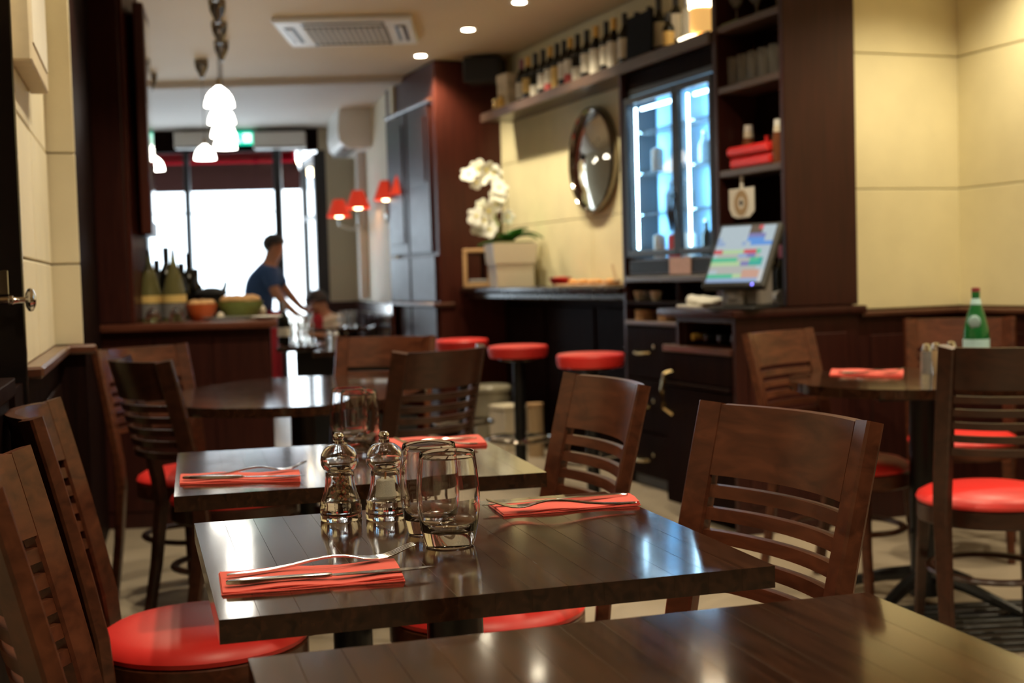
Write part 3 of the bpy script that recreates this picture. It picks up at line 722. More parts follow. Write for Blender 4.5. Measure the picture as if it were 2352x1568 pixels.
# ================================================================== CHAIRS
def make_chair(label, beta, mat):
    """beta: half opening angle of the curved back"""
    t = thing('dining_chair', label, 'chair')
    obj('cushion', lathe(nb(), [(0, .483), (.07, .482), (.13, .477), (.175, .468), (.198, .455), (.204, .443), (.201, .434), (0, .434)], 40), red_vinyl, t)
    obj('seat_ring', lathe(nb(), [(0, .433), (.196, .433), (.203, .428), (.203, .385), (.198, .38), (0, .38)], 40), mat, t)
    beta = R(beta)
    lean = lambda z: -0.180 - 0.10 * max(0, (z - .45) / .45) ** 1.15
    half = lambda z: 0.176 + 0.014 * z / 0.9
    for s in (-1, 1):
        pts = [(s * .188, -.245, 0), (s * .184, -.205, .22), (s * .183, -.180, .42)] + [(s * half(z), lean(z), z) for z in (.5, .6, .7, .8, .90)]
        obj('back_post', sweep(nb(), pts, [.036, .040, .048, .050, .051, .051, .051, .050], [.026, .028, .030, .030, .029, .028, .027, .026], (math.cos(beta), s * math.sin(beta), 0)), mat, t)
        obj('front_leg', sweep(nb(), [(s * .165, .165, 0), (s * .158, .15, .2), (s * .15, .14, .385)], [.026, .03, .036], [.026, .03, .036], (1, 0, 0)), mat, t)
    def arc(z0, z1, th, name, fwd):
        bm = nb()
        n = 14
        rows = []
        for i in range(n + 1):
            row = []
            for z, yy in ((z0, th / 2), (z0, -th / 2), (z1, -th / 2), (z1, th / 2)):
                rho = half(z) / math.sin(beta)
                al = (-1 + 2 * i / n) * (beta - .0242 / rho)
                q = rho - yy - fwd
                row.append(bm.verts.new((q * math.sin(al), lean(z) + rho * math.cos(beta) - q * math.cos(al), z)))
            rows.append(row)
        for a, b in zip(rows[:-1], rows[1:]):
            for k in range(4): bm.faces.new((a[k], b[k], b[(k + 1) % 4], a[(k + 1) % 4]))
        bm.faces.new(rows[0]); bm.faces.new(rows[-1][::-1])
        es = [e for e in bm.edges if len(e.link_faces) == 2 and e.calc_face_angle() > 1.0]
        bmesh.ops.bevel(bm, geom=es, offset=.002, segments=2, affect='EDGES')
        obj(name, bm, mat, t)
    arc(.783, .8985, .018, 'top_rail', .0042)
    for k in range(5): arc(.746 - k * .0365, .766 - k * .0365, .015, 'slat', .001)
    n = 28
    obj('hoop_stretcher', tube(nb(), [(.168 * math.cos(2 * PI * k / n), -.01 + .19 * math.sin(2 * PI * k / n), .235) for k in range(n)], .014, 8, flat=0.7, closed=True), mat, t)
    return t
chair_flat = make_chair('x', 21, chair_wood)
chair_mid = make_chair('x', 34, chair_wood)
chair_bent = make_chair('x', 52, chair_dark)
used = set()
def place_chair(proto, bx, bz, fx, fz, label):
    """backrest top centre and facing direction, in the camera-heading frame"""
    l = math.hypot(fx, fz); fx /= l; fz /= l
    c = cf(bx + fx * .285, bz + fz * .285)
    fd = cf(fx, fz)
    rz = math.atan2(fd.y, fd.x) - PI / 2
    if proto.name not in used:
        used.add(proto.name); proto.location = (c.x, c.y, 0); proto.rotation_euler = (0, 0, rz); proto['label'] = label; proto['group'] = 'wooden chairs with red round seats'
        return proto
    return dup(proto, label, (c.x, c.y, 0), rz, 'wooden chairs with red round seats')
place_chair(chair_flat, .431, 2.05, -.894, -.448, 'brown slatted chair nearest the camera on the right, before the dark cabinet door')
place_chair(chair_flat, .203, 2.775, -.948, -.319, 'brown slatted chair under the nearest bar stool, right of the middle table')
place_chair(chair_mid, -.655, 1.645, .961, .276, 'slatted chair cut by the left edge, its backrest nearest the camera')
place_chair(chair_mid, -.893, 2.45, .967, .255, 'slatted chair with large red seat in full view at left')
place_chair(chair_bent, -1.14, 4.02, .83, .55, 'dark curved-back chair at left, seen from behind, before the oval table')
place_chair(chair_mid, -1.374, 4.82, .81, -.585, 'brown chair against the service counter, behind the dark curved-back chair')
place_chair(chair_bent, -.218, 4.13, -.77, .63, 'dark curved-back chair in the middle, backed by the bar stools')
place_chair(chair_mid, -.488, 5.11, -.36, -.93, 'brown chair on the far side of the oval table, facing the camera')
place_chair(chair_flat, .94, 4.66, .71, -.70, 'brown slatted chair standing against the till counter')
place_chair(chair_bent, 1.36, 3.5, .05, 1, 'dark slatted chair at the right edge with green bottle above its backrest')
place_chair(chair_mid, 1.815, 5.31, -.3, -.95, 'brown chair against the right wainscot, behind the green bottle')

# ------------------------------------------------------------------ bar stools
def stool(label, X, Y):
    t = thing('bar_stool', label, 'stool', (X, Y, 0), 0, 'red bar stools')
    obj('cushion', lathe(nb(), [(0, .742), (.13, .741), (.158, .737), (.165, .728), (.164, .70), (.156, .675), (0, .675)], 36), red_vinyl, t)
    obj('seat_plate', lathe(nb(), [(0, .674), (.11, .674), (.11, .662), (.04, .65), (0, .65)], 24), black_metal, t)
    obj('pole', lathe(nb(), [(0, .02), (.032, .02), (.032, .655), (0, .655)], 20), black_metal, t)
    n = 32
    fr = obj('foot_ring', tube(nb(), [(.18 * math.cos(2 * PI * k / n), .18 * math.sin(2 * PI * k / n), .225) for k in range(n)], .0115, 8, closed=True), dark_chrome, t)
    for k in range(3):
        a = 2 * PI * k / 3 + .4
        obj('spoke', tube(nb(), [(.03 * math.cos(a), .03 * math.sin(a), .225), (.178 * math.cos(a), .178 * math.sin(a), .225)], .008, 8), chrome, t)
    obj('base', lathe(nb(), [(0, 0), (.21, 0), (.21, .01), (.06, .03), (0, .03)], 32), black_metal, t)
    return t
stool('red bar stool nearest the drawers', 2.61, 5.75)
stool('red bar stool in the middle of the row, its pole in full view', 2.61, 6.71)
stool('red bar stool nearest the mahogany cupboard, behind the curved chair', 2.61, 7.67)

# ================================================================== BAR COUNTER
t = thing('bar_counter', 'long narrow black bar counter below the convex mirror', 'counter', (0, 0, 0))
obj('worktop', prism(nb(), [(2.955, 8.70), (3.06, 6.345), (3.30, 6.345), (3.30, 8.70)], 1.012, 1.048, 0.012, 2), bar_wood, t)
obj('under_board', prism(nb(), [(3.0, 8.69), (3.10, 6.35), (3.29, 6.35), (3.29, 8.69)], 0.972, 1.011, 0.008), bar_wood, t)
BT = 1.048

# ================================================================== SHELF UNIT, FRIDGE, CABINETS
SX = 3.08; Y0, YM, YL = 4.76, 5.34, 6.34
t = thing('shelf_unit', 'tall mahogany shelf unit with glasses, jars and papers above the till', 'shelving', (0, 0, 0))
obj('side_panel', box(nb(), SX, 3.44, Y0, Y0 + .035, .957, CEIL - .005, .004), panel_wood, t)
obj('side_panel', box(nb(), SX, 3.30, YM - .03, YM + .012, .957, CEIL - .005, .004), panel_wood, t)
obj('back_panel', box(nb(), 3.285, 3.299, Y0 + .035, YM - .03, .957, CEIL - .005, .0), dark_wood, t)
ym = (Y0 + YM) / 2
shelfz = []
for py in (37, 185, 387):
    p = onx(1742, SX, 1.5); shelfz.append(hof(1742, py, p))
for h in shelfz:
    obj('shelf', box(nb(), SX + .004, 3.284, Y0 + .036, YM - .031, h - .016, h + .016, .004), shelf_wood, t)
# fridge niche
hT = hof(1540, 150, onx(1540, SX, 2)); 
hF0 = hof(1545, 632, onx(1545, SX, 1)); hF1 = hof(1547, 172, onx(1547, SX, 2))
t = thing('display_fridge', 'glass fronted display fridge glowing pale blue', 'fridge', (0, 0, 0))
fy0, fy1 = YM + .02, YL - .035
obj('case', box(box(box(box(box(nb(), SX + .03, 3.299, fy0, fy0 + .03, hF0, hF1, .002), SX + .03, 3.299, fy1 - .03, fy1, hF0, hF1, .002), SX + .03, 3.299, fy0 + .03, fy1 - .03, hF1 - .03, hF1, .002), SX + .03, 3.299, fy0 + .03, fy1 - .03, hF0, hF0 + .09, .002), 3.28, 3.299, fy0 + .03, fy1 - .03, hF0, hF1), dark_pl, t)
obj('lining', box(box(box(box(nb(), 3.268, 3.279, fy0 + .03, fy1 - .03, hF0 + .09, hF1 - .03), SX + .034, 3.268, fy0 + .0301, fy0 + .036, hF0 + .091, hF1 - .031), SX + .20, 3.268, fy1 - .036, fy1 - .0301, hF0 + .091, hF1 - .031), SX + .034, 3.268, fy0 + .036, fy1 - .036, hF1 - .036, hF1 - .0301), fridge_in, t)
hd0, hd1 = hF0 + .10, hF1 - .045
WS0_ = 2.172
yc = linept(1550, (SX, 0), (SX, 5), 1.6).y
for a, b in ((fy0 + .012, yc - .004), (yc + .004, fy1 - .012)):
    bm = nb()
    for q in ((a, a + .03), (b - .03, b)): box(bm, SX + .004, SX + .03, q[0], q[1], hd0, hd1, .002)
    for q in ((hd0, hd0 + .03), (hd1 - .035, hd1)): box(bm, SX + .004, SX + .03, a + .03, b - .03, q[0], q[1], .002)
    dr_ = obj('door', bm, dark_pl, t)
    obj('pane', box(nb(), SX + .014, SX + .018, a + .03, b - .03, hd0 + .03, hd1 - .035), pane_m, dr_)
    obj('handle', tube(nb(), [(SX - .012, (yc + .022 if a > yc else yc - .022), hd0 + .12), (SX - .024, (yc + .022 if a > yc else yc - .022), hd0 + .2), (SX - .012, (yc + .022 if a > yc else yc - .022), hd0 + .3)], [.008, .014, .008], 8), dark_pl, dr_)
    obj('led_tube', tube(nb(), [(SX + .05, b - .05, hd0 + .04), (SX + .05, b - .05, hd1 - .05)], .006, 8), led_e, dr_)
    ld = bpy.data.lights.new('fridge_light', 'AREA'); ld.shape = 'RECTANGLE'; ld.size = .03; ld.size_y = hd1 - hd0 - .1; ld.energy = 3.6; ld.color = (0.36, 0.72, 1.0)
    lo = bpy.data.objects.new('fridge_light', ld); COL.objects.link(lo); lo.parent = dr_; lo.location = (SX + .05, b - .07, (hd0 + hd1) / 2); lo.rotation_euler = (0, R(-115), 0)
    lo.rotation_euler = Matrix(((0, -.45, -.89), (0, .89, -.45), (1, 0, 0))).transposed().to_euler() if False else (R(90), 0, R(-70))
    obj('led_tube', tube(nb(), [(SX + .06, a + .05, hd1 - .06), (SX + .06, b - .10, hd1 - .06)], .009, 8), led_e, dr_)
for k in range(3):
    z = hd0 + .22 + k * .215
    obj('shelf', box(nb(), SX + .06, 3.267, fy0 + .031, fy1 - .031, z - .004, z + .004), clear_bottle, t)
gv = obj('vent', box(nb(), SX + .012, SX + .03, fy0 + .03, fy1 - .03, hF0 + .006, hF0 + .084), grey_pl, t)
bm = nb()
for k in range(60):
    y = fy0 + .035 + k * (fy1 - fy0 - .07) / 60
    box(bm, SX + .008, SX + .0125, y, y + .007, hF0 + .012, hF0 + .078)
tag_ = obj('vent_fins', bm, dark_pl, t); tag_['kind'] = 'stuff'
obj('price_card', box(nb(), SX + .002, SX + .0075, onx(1585, SX, 1.1).y, onx(1537, SX, 1.1).y, hF0 + .004, hF0 + .088), M('printed pink card', (.62, .42, .38), rough=.7, var=.4, scale=60), t)
# contents
kinds = [(bottle_glass, .028, .17), (ketchup_m, .03, .13), (red_plastic, .033, .115), (white, .032, .12), (green_glass, .03, .17), (lab_yel, .033, .115)]
n_ = 0
for s, j, c_ in ((0, 0, 3), (0, 1, 0), (0, 2, 3), (0, 3, 2), (0, 4, 3), (1, 0, 3), (1, 2, 6), (1, 3, 6), (2, 1, 6), (2, 4, 3), (3, 0, 6)):
    base = (hF0 + .0905) if s == 0 else hd0 + .22 + (s - 1) * .215 + .0045
    if True:
        mt, r_, h_ = (kinds + [(clear_bottle, .032, .15)])[c_]
        y = fy0 + .12 + j * .165 + .02 * (s % 2)
        col_ = {'dark bottle glass': 'black', 'red plastic': 'red', 'white enamel': 'white', 'pale bottle glass': 'clear', 'brown sauce glass': 'brown'}[mt.name]
        o = thing('drink_bottle', '%s drink container on the %s fridge shelf, %s from the till side' % (col_, ['lowest', 'lower middle', 'upper middle', 'top'][s], ['first', 'second', 'third', 'fourth', 'fifth'][j]), 'bottle', (3.20, y, base), 0, 'drinks in the display fridge')
        obj('body', lathe(nb(), [(0, 0), (r_, 0), (r_, h_ * .6), (r_ * .4, h_ * .8), (r_ * .36, h_), (0, h_)] if h_ > .14 else [(0, 0), (r_, 0), (r_, h_ * .93), (r_ * .85, h_), (0, h_)], 14), mt, o)
        obj('cap', lathe(nb(), [(0, h_ + .008), (r_ * .4, h_ + .008), (r_ * .4, h_ - .004), (0, h_ - .004)], 12), foil_silver, o)
# fridge housing: side post, header, lower boards
t = thing('fridge_housing', 'dark wooden housing framing the fridge with two open slots and drawers below', 'cabinet', (0, 0, 0))
obj('side_panel', box(nb(), SX, 3.299, YL - .03, YL, 0.0, 2.17, .004), panel_wood, t)
obj('shelf', box(nb(), SX - .004, 3.299, YM + .013, YL - .031, hF0 - .032, hF0 - .002, .004), shelf_wood, t)
hS1 = hof(1545, 697, onx(1545, SX, .9)); hS2 = hof(1500, 742, onx(1500, SX, .9))
obj('shelf', box(nb(), SX - .004, 3.299, 5.445, YL - .031, hS1 - .012, hS1 + .010, .004), dark_wood, t)
obj('divider', box(nb(), SX, 3.299, 5.72, 5.745, hS1 + .011, hF0 - .033, .002), dark_wood, t)
obj('shelf', box(nb(), SX - .012, 3.299, 5.445, YL - .031, hS2 - .012, hS2 + .010, .004), ledge_wood, t)
obj('back_panel', box(nb(), 3.28, 3.299, 5.445, YL - .031, .05, hF0 - .033), dark_wood, t)
zt = hS2 - .016
for k in range(3):
    z1, z0 = zt - k * .28, zt - k * .28 - .272
    dw_ = obj('drawer', box(nb(), SX - .004, SX + .02, 5.446, YL - .034, max(z0, .06), z1, .004), dark_wood, t)
    yh = onx(1480, SX, z1 - .1).y
    zh = z1 - .14
    obj('handle', xform(tube(nb(), [(SX - .004, yh - .06, zh), (SX - .03, yh - .055, zh), (SX - .036, yh, zh - .004), (SX - .03, yh + .055, zh), (SX - .004, yh + .06, zh)], .009, 8), Matrix()), brass, dw_)
    obj('lock', xform(lathe(nb(), [(0, 0), (.011, 0), (.011, .006), (0, .008)], 12), Matrix.Translation((SX - .004, yh - .12, zh + .035)) @ Matrix.Rotation(R(-90), 4, 'Y')), brass, dw_)
obj('plinth', box(nb(), SX + .02, 3.29, 5.445, YL - .03, 0, .055, .002), dark_pl, t)

obj('header_panel', box(nb(), SX + .035, 3.29, YM + .013, YL - .031, hF1 + .002, WS0_ - .008, .002), dark_wood, t)
# till counter (desk)
DX0, DX1, DY0, DY1, DYB = 2.826, 3.464, 4.76, 5.40, 5.285
t = thing('till_counter', 'mahogany till counter with open niche and tall cabinet door', 'counter', (0, 0, 0))
obj('worktop', prism(nb(), [(DX0 - .03, DY0 - .03), (DX1, DY0 - .03), (DX1, 4.797), (3.297, 4.797), (3.297, DY1 + .01), (DX0 - .03, DY1 + .01)], .92, .953, .008, 2), panel_wood, t)
obj('front_panel', box(nb(), DX0, DX1 - .03, DY0, DY0 + .03, 0, .919, .003), panel_wood, t)
for k in range(1): obj('panel', box(nb(), DX0 + .06, DX1 - .09, DY0 - .008, DY0 + .001, .12, .84, .004), panel_wood, t)
obj('side_panel', box(nb(), DX0 + .03, 3.06, DYB - .03, DYB, 0, .919, .003), panel_wood, t)
zN1 = hof(1625, 735, onx(1625, DX0, .9)); zN0 = hof(1610, 797, onx(1610, DX0, .8))
obj('fascia', box(nb(), DX0, DX0 + .025, DY0 + .03, DYB, zN1 - .012, .919, .003), panel_wood, t)
obj('niche_floor', box(nb(), DX0 - .012, 3.28, DY0 + .031, DY1 - .001, zN0 - .03, zN0, .004), ledge_wood, t)
obj('drawer', box(nb(), DX0 - .004, DX0 + .02, DY0 + .033, DY1 - .003, zN0 - .165, zN0 - .033, .004), dark_wood, t)
obj('ledge', box(nb(), DX0 - .02, DX0 + .02, DY0 + .033, DY1 - .003, zN0 - .185, zN0 - .167, .004), dark_wood, t)
cdr = obj('door', box(nb(), DX0 - .002, DX0 + .02, DY0 + .033, DY1 - .003, .06, zN0 - .188, .004), dark_wood, t)
obj('handle', tube(nb(), [(DX0 - .002, DY1 - .07, .665), (DX0 - .035, DY1 - .065, .655), (DX0 - .048, DY1 - .06, .58), (DX0 - .04, DY1 - .06, .50), (DX0 - .002, DY1 - .07, .47)], [.011, .012, .011, .012, .013], 8), brass, cdr)
obj('back_panel', box(nb(), 3.20, 3.22, DY0 + .031, DYB - .031, zN0 + .001, .918), dark_wood, t)
obj('post', box(nb(), DX0, DX0 + .028, DYB - .028, DYB - .001, zN0, zN1 - .013, .002), panel_wood, t)
DT = .953

# wine shelf
WS0, WS1 = 2.172, 2.222
t = thing('wine_shelf', 'long high wooden shelf carrying the wine bottles', 'shelf', (0, 0, 0))
obj('board', box(nb(), SX, 3.299, YM + .013, 8.47, WS0, WS1, .006), shelf_wood, t)
obj('front_lip', box(nb(), SX - .014, SX - .001, YM + .013, 8.47, WS0 - .006, WS1 + .004, .004), shelf_wood, t)

# ================================================================== BOTTLES
def bottle(label, P, h=.30, r=.037, body=bottle_glass, caps=foil_black, lab=lab_white, l0=.06, l1=.15, group=None, name='wine_bottle', lab2=None, rz=0):
    t = thing(name, label, 'bottle', P, rz, group)
    k = h / .30
    obj('body', lathe(nb(), [(0, 0), (r * .9, 0), (r, .006), (r, .175 * k), (r * .93, .192 * k), (r * .55, .215 * k), (.0145, .235 * k), (.0135, .292 * k), (.0155, .294 * k), (.0155, h), (0, h)], 20), body, t)
    if caps: obj('capsule', lathe(nb(), [(.0152, .238 * k), (.0158, .24 * k), (.0162, h + .001), (0, h + .0015)], 16), caps, t)
    if lab: obj('paper_label', lathe(nb(), [(r + .0002, l0 * k), (r + .0007, l0 * k), (r + .0007, l1 * k), (r + .0002, l1 * k)], 20), lab, t)
    if lab2: obj('lower_label', lathe(nb(), [(r + .0002, .012), (r + .0009, .012), (r + .0009, l0 * k), (r + .0002, l0 * k)], 20), lab2, t)
    return t
BX = 3.20
wines = [
    (1199, foil_purple, lab_white, .05, .15, None, 'purple capsule wine bottle at the left end of the wine shelf'),
    (1214, foil_gold, lab_yel, .07, .16, None, 'gold capsule wine bottle with yellow label near the left end of the shelf'),
    (1231, foil_black, lab_white, .015, .10, None, 'black capsule wine bottle with low broad white label, third along the wine shelf'),
    (1249, foil_black, lab_white, .06, .15, None, 'black capsule wine bottle with white label, fourth along the wine shelf'),
    (1265, foil_gold, lab_white, .075, .16, lab_red, 'gold capsule wine bottle with red strip under a white label, fifth along the shelf'),
    (1281, foil_black, lab_yel, .03, .16, None, 'black capsule wine bottle with tall yellow label, sixth along the shelf'),
    (1297, foil_black, lab_white, .07, .165, None, 'black capsule wine bottle between the two red strip labels'),
    (1311, foil_gold, lab_white, .085, .17, lab_red, 'gold capsule wine bottle with red strip under a wide white label, eighth along the shelf'),
    (1328, foil_black, lab_white, .02, .11, None, 'black capsule wine bottle with low white label, ninth along the shelf'),
    (1349, foil_black, lab_white, .06, .165, None, 'black capsule wine bottle above the left rim of the convex mirror'),
    (1370, foil_gold, lab_white, .02, .17, None, 'gold capsule wine bottle with tall cream label above the convex mirror'),
    (1394, foil_black, lab_white, .06, .165, None, 'black capsule wine bottle between two gold capsules above the mirror'),
    (1411, foil_gold, lab_white, .03, .17, None, 'gold capsule wine bottle nearest the black slate'),
    (1436, foil_black, lab_white, .06, .165, None, 'black capsule wine bottle touching the left edge of the slate'),
    (1464, foil_black, lab_white, .06, .16, None, 'wine bottle half hidden behind the left part of the slate'),
    (1493, foil_black, lab_white, .06, .16, None, 'wine bottle half hidden behind the right part of the slate'),
    (1514, foil_black, lab_white, .05, .175, None, 'dark wine bottle right of the slate with narrow white label'),
    (1553, foil_black, lab_white, .06, .19, None, 'broad dark bottle with white label, nearest the amber lamp'),
]
for px, cp, lb, l0, l1, l2, lab_ in wines:
    p = onx(px, BX + (.055 if 'hidden' in lab_ else 0), WS1 + .15)
    bottle(lab_, (p.x, p.y, WS1 + .0005), h=.305 if px != 1553 else .29, r=.0405 if px != 1553 else .045, caps=cp, lab=lb, l0=l0, l1=l1, lab2=l2, group='wine bottles on the high shelf')
p = onx(1535, BX - .06, WS1 + .1); bottle('small yellow label bottle between the two dark bottles right of the slate', (p.x, p.y, WS1 + .0005), h=.185, r=.03, caps=foil_black, lab=lab_yel, l0=.03, l1=.15, group='wine bottles on the high shelf')
p = onx(1580, BX, WS1 + .1); bottle('clear glass bottle beside the amber lamp', (p.x, p.y, WS1 + .0005), h=.27, r=.036, body=clear_bottle, caps=foil_silver, lab=None, group='wine bottles on the high shelf')
ya, yb = onx(1502, 3.125, 2.3).y, onx(1444, 3.125, 2.3).y
t = thing('slate', 'black slate leaning among the wine bottles', 'slate', (3.112, (ya + yb) / 2, WS1 + .001))
obj('panel', xform(box(nb(), -.006, .006, -(yb - ya) / 2, (yb - ya) / 2, 0, .235, .002), Matrix.Rotation(R(3), 4, 'Y')), board_black, t)
obj('foot', box(nb(), -.012, .03, -.06, .06, -.0005, .012, .002), dark_wood, t)
p = onx(1518, 3.095, WS1)
t = thing('ashtray', 'small dark dish lying before the bottles right of the slate', 'dish', (p.x + .02, p.y, WS1 + .0005))
obj('bowl', lathe(nb(), [(0, 0), (.03, 0), (.04, .02), (.037, .02), (.028, .006), (0, .005)], 20), dark_wood, t)
# amber lamp
p = onx(1612, 3.165, 2.35)
t = thing('shelf_lamp', 'amber shelf lamp glowing white beside the shelf unit', 'lamp', (p.x, p.y, WS1 + .0005))
obj('base', lathe(nb(), [(0, 0), (.075, 0), (.08, .012), (.04, .029), (0, .029)], 28, (-.02, .04, 0)), lampwhite_e, t)
obj('lamp_shade', lathe(nb(), [(.052, .03), (.060, .05), (.060, .15), (.057, .15), (.05, .03)], 28), amber_e, t)
obj('diffuser', lathe(nb(), [(.062, .15), (.062, .225), (.045, .235), (0, .235), (0, .151), (.06, .15)], 28), lampwhite_e, t)
# gift box, figure, speaker at the left end
p = onx(1169, 3.16, 2.3)
t = thing('gift_box', 'printed beige gift box at the left end of the wine shelf', 'box', (p.x, p.y, WS1 + .0005), R(8))
obj('box_body', box(nb(), -.05, .05, -.07, .07, 0, .225, .003), gift_m, t)
obj('lid', box(nb(), -.053, .053, -.073, .073, .18, .228, .003), cream_card, t)
p = onx(1152, 3.105, 2.25)
t = thing('amber_jar', 'small amber jar in front of the gift box', 'jar', (p.x, p.y, WS1 + .0005))
obj('jar_body', lathe(nb(), [(0, 0), (.03, 0), (.032, .05), (.022, .065), (.022, .075), (0, .075)], 18), foil_gold, t)
obj('lid', lathe(nb(), [(0, .09), (.024, .09), (.024, .072), (0, .072)], 18), brass, t)
p = onx(1138, 3.13, 2.25)
t = thing('brass_figure', 'small brass figure at the very end of the wine shelf', 'figurine', (p.x, p.y, WS1 + .0005))
obj('body', lathe(nb(), [(0, 0), (.026, 0), (.026, .008), (.014, .015), (.02, .04), (.012, .062), (0, .064)], 16), brass, t)
obj('head', blob(nb(), (-.004, 0, .078), .016, .016, .018), brass, t)
for s in (-1, 1): obj('arm', tube(nb(), [(0, s * .014, .055), (-.012, s * .028, .04), (-.02, s * .014, .03)], .005, 6), brass, t)
p = onx(1164, 3.15, 2.45)
t = thing('loudspeaker', 'black loudspeaker mounted under the ceiling beside the mahogany cupboard', 'speaker', (3.12, 8.50, 2.44), R(-35))
obj('cabinet', box(nb(), -.13, .13, -.10, .10, 0, .17, .012), dark_pl, t)
obj('grille', box(nb(), -.12, .12, -.106, -.099, .01, .16, .004), black_metal, t)
obj('bracket', tube(nb(), [(0, .05, .17), (0, .05, CEIL - 2.441)], .012, 8), black_metal, t)

# ------------------------------------------------------------------ convex mirror
p = onx(1368, 3.298, 1.95); hm = hof(1368, 368, p)
t = thing('convex_mirror', 'round convex mirror in a dark frame on the limestone wall', 'mirror', (3.297, p.y, hm), 0)
Rx = Matrix.Rotation(R(-90), 4, 'Y')
obj('frame', xform(lathe(nb(), [(.287, 0), (.313, 0), (.316, .02), (.310, .042), (.300, .048), (.293, .040), (.287, .02)], 48), Rx), dark_chrome, t)
obj('mirror_glass', xform(lathe(nb(), [(0, .075), (.07, .0725), (.14, .065), (.20, .052), (.245, .041), (.294, .028), (.294, .01), (0, .01)], 48), Rx), M('aged mirror', (.62, .58, .50), rough=.03, metal=1.0, var=.15, scale=9), t)

# ------------------------------------------------------------------ things on the bar counter
p = onx(1174, 3.10, 1.1)
t = thing('orchid_pot', 'white orchid in a square cream pot on the bar counter', 'plant', (p.x, p.y, BT + .0005), -TH * .4)
pw = .165
bm = nb()
def frus(bm, a, b, z0, z1):
    v = [bm.verts.new((sx * (a if z == z0 else b), sy * (a if z == z0 else b), z)) for z in (z0, z1) for sx, sy in ((-1, -1), (1, -1), (1, 1), (-1, 1))]
    for f in ((3, 2, 1, 0), (4, 5, 6, 7), (0, 1, 5, 4), (1, 2, 6, 5), (2, 3, 7, 6), (3, 0, 4, 7)): bm.faces.new([v[i] for i in f])
frus(bm, .118, .128, 0, .155)
obj('pot', bm, cream, t, smooth=False)
bm = nb(); frus(bm, .136, .148, .152, .285)
obj('pot_rim', bm, cream, t, smooth=False)
obj('soil', box(nb(), -.13, .13, -.13, .13, .286, .295), stem_m, t)
def leaf(parent, L, wdt, az, lift, droop):
    bm = nb(); n = 8; rows = []
    for i in range(n + 1):
        s = i / n
        w_ = wdt * math.sin(PI * min(1, .12 + .88 * s) ** .8) if i < n else .002
        x = L * s; z = lift * s - droop * s * s
        rows.append([bm.verts.new((x, -w_, z + .010)), bm.verts.new((x, 0, z)), bm.verts.new((x, w_, z + .010)), bm.verts.new((x, 0, z - .004))])
    for a, b in zip(rows[:-1], rows[1:]):
        for k in range(4): bm.faces.new((a[k], b[k], b[(k + 1) % 4], a[(k + 1) % 4]))
    bm.faces.new(rows[0]); bm.faces.new(rows[-1][::-1])
    return obj('leaf', bm, leaf_m, parent, (0, 0, .29), az)
for az, L, l_, d_ in ((0.1, .19, .16, .14), (.9, .17, .2, .12), (2.2, .2, .12, .14), (3.2, .22, .06, .08), (4.0, .18, .14, .1), (5.2, .18, .2, .12), (5.9, .22, .22, .2)):
    leaf(t, L, .05, az, l_, d_)
mpx = onx(1174, 3.10, 1.1)
zfp = mpx.dot(Vector((math.sin(TH), math.cos(TH), 0)))
def lp2(px, py, dy=0): # in pot's local frame (x right, y away, z)
    q = atz(px, zfp, 1.4); h = hof(px, py, q)
    d_ = q - mpx
    v_ = Vector((d_.dot(RT), dy, h - BT - .0005)); v_.rotate(Matrix.Rotation(-TH * .6, 3, 'Z')); return v_
for pts in ([(1160, 555), (1168, 500), (1166, 440), (1150, 395), (1115, 382), (1082, 398)], [(1156, 555), (1150, 520), (1128, 480), (1108, 490), (1090, 520)]):
    obj('stem', tube(nb(), [lp2(a, b, -.02) for a, b in pts], .005, 6), stem_m, t)
def flower(c, s, tilt, az):
    f = obj('bloom_centre', blob(nb(), (0, 0, 0), s * .22, s * .22, s * .22, 8, 6), pollen, t, c, rot=(tilt, 0, az))
    for k in range(5):
        a = 2 * PI * k / 5 + .3
        bm = nb()
        w_ = s * (.55 if k % 2 == 0 else .42)
        blob(bm, (0, -s * .55, 0), w_, s * .58, s * .07, 10, 6)
        for v in bm.verts: v.co.z += 0.25 * (v.co.y / s) ** 2 * s * .4
        obj('petal', bm, petal_m, f, rz=a)
for (px, py, s) in ((1082, 402, .055), (1098, 420, .045), (1102, 388, .06), (1122, 392, .06), (1138, 398, .055), (1112, 410, .05), (1150, 432, .055), (1138, 456, .055), (1150, 450, .05), (1108, 478, .06), (1124, 486, .062), (1096, 498, .06), (1112, 508, .062), (1132, 512, .06), (1100, 522, .055), (1126, 528, .055), (1142, 470, .05), (1168, 498, .045)):
    flower(lp2(px, py, random.uniform(-.07, .0)), s, R(random.uniform(60, 110)), R(random.uniform(-40, 40)))
p = onx(1094, 3.10, 1.1)
t = thing('wooden_letter_frame', 'small wooden frame with dark letter standing left of the orchid pot', 'ornament', (p.x, p.y, BT + .0005), -TH + R(10))
hh = .27; w2 = .10
obj('frame', box(box(box(box(nb(), -w2, w2, -.06, .06, 0, .03, .004), -w2, w2, -.06, .06, hh - .025, hh, .004), -w2, -w2 + .03, -.06, .06, .03, hh - .025, .004), w2 - .02, w2, -.06, .06, .03, hh - .025, .004), tan_wood, t)
obj('backing', box(nb(), -w2 + .03, w2 - .02, .03, .04, .03, hh - .025), tan_wood, t)
lt = nb(); box(lt, -.058, -.03, -.03, -.01, .05, .23, .002); box(lt, .03, .06, -.03, -.01, .05, .23, .002)
b2 = nb(); box(b2, -.016, .016, -.03, -.01, -.105, .105, .002); xform(b2, Matrix.Translation((0, 0, .14)) @ Matrix.Rotation(R(-28), 4, 'Y'))
me_ = bpy.data.meshes.new('tmp'); b2.to_mesh(me_); lt.from_mesh(me_); b2.free()
obj('letter', lt, dark_wood, t)
obj('gravel_bed', box(nb(), -w2 + .031, w2 - .021, -.055, .028, .031, .055, .01), grey_pl, t)
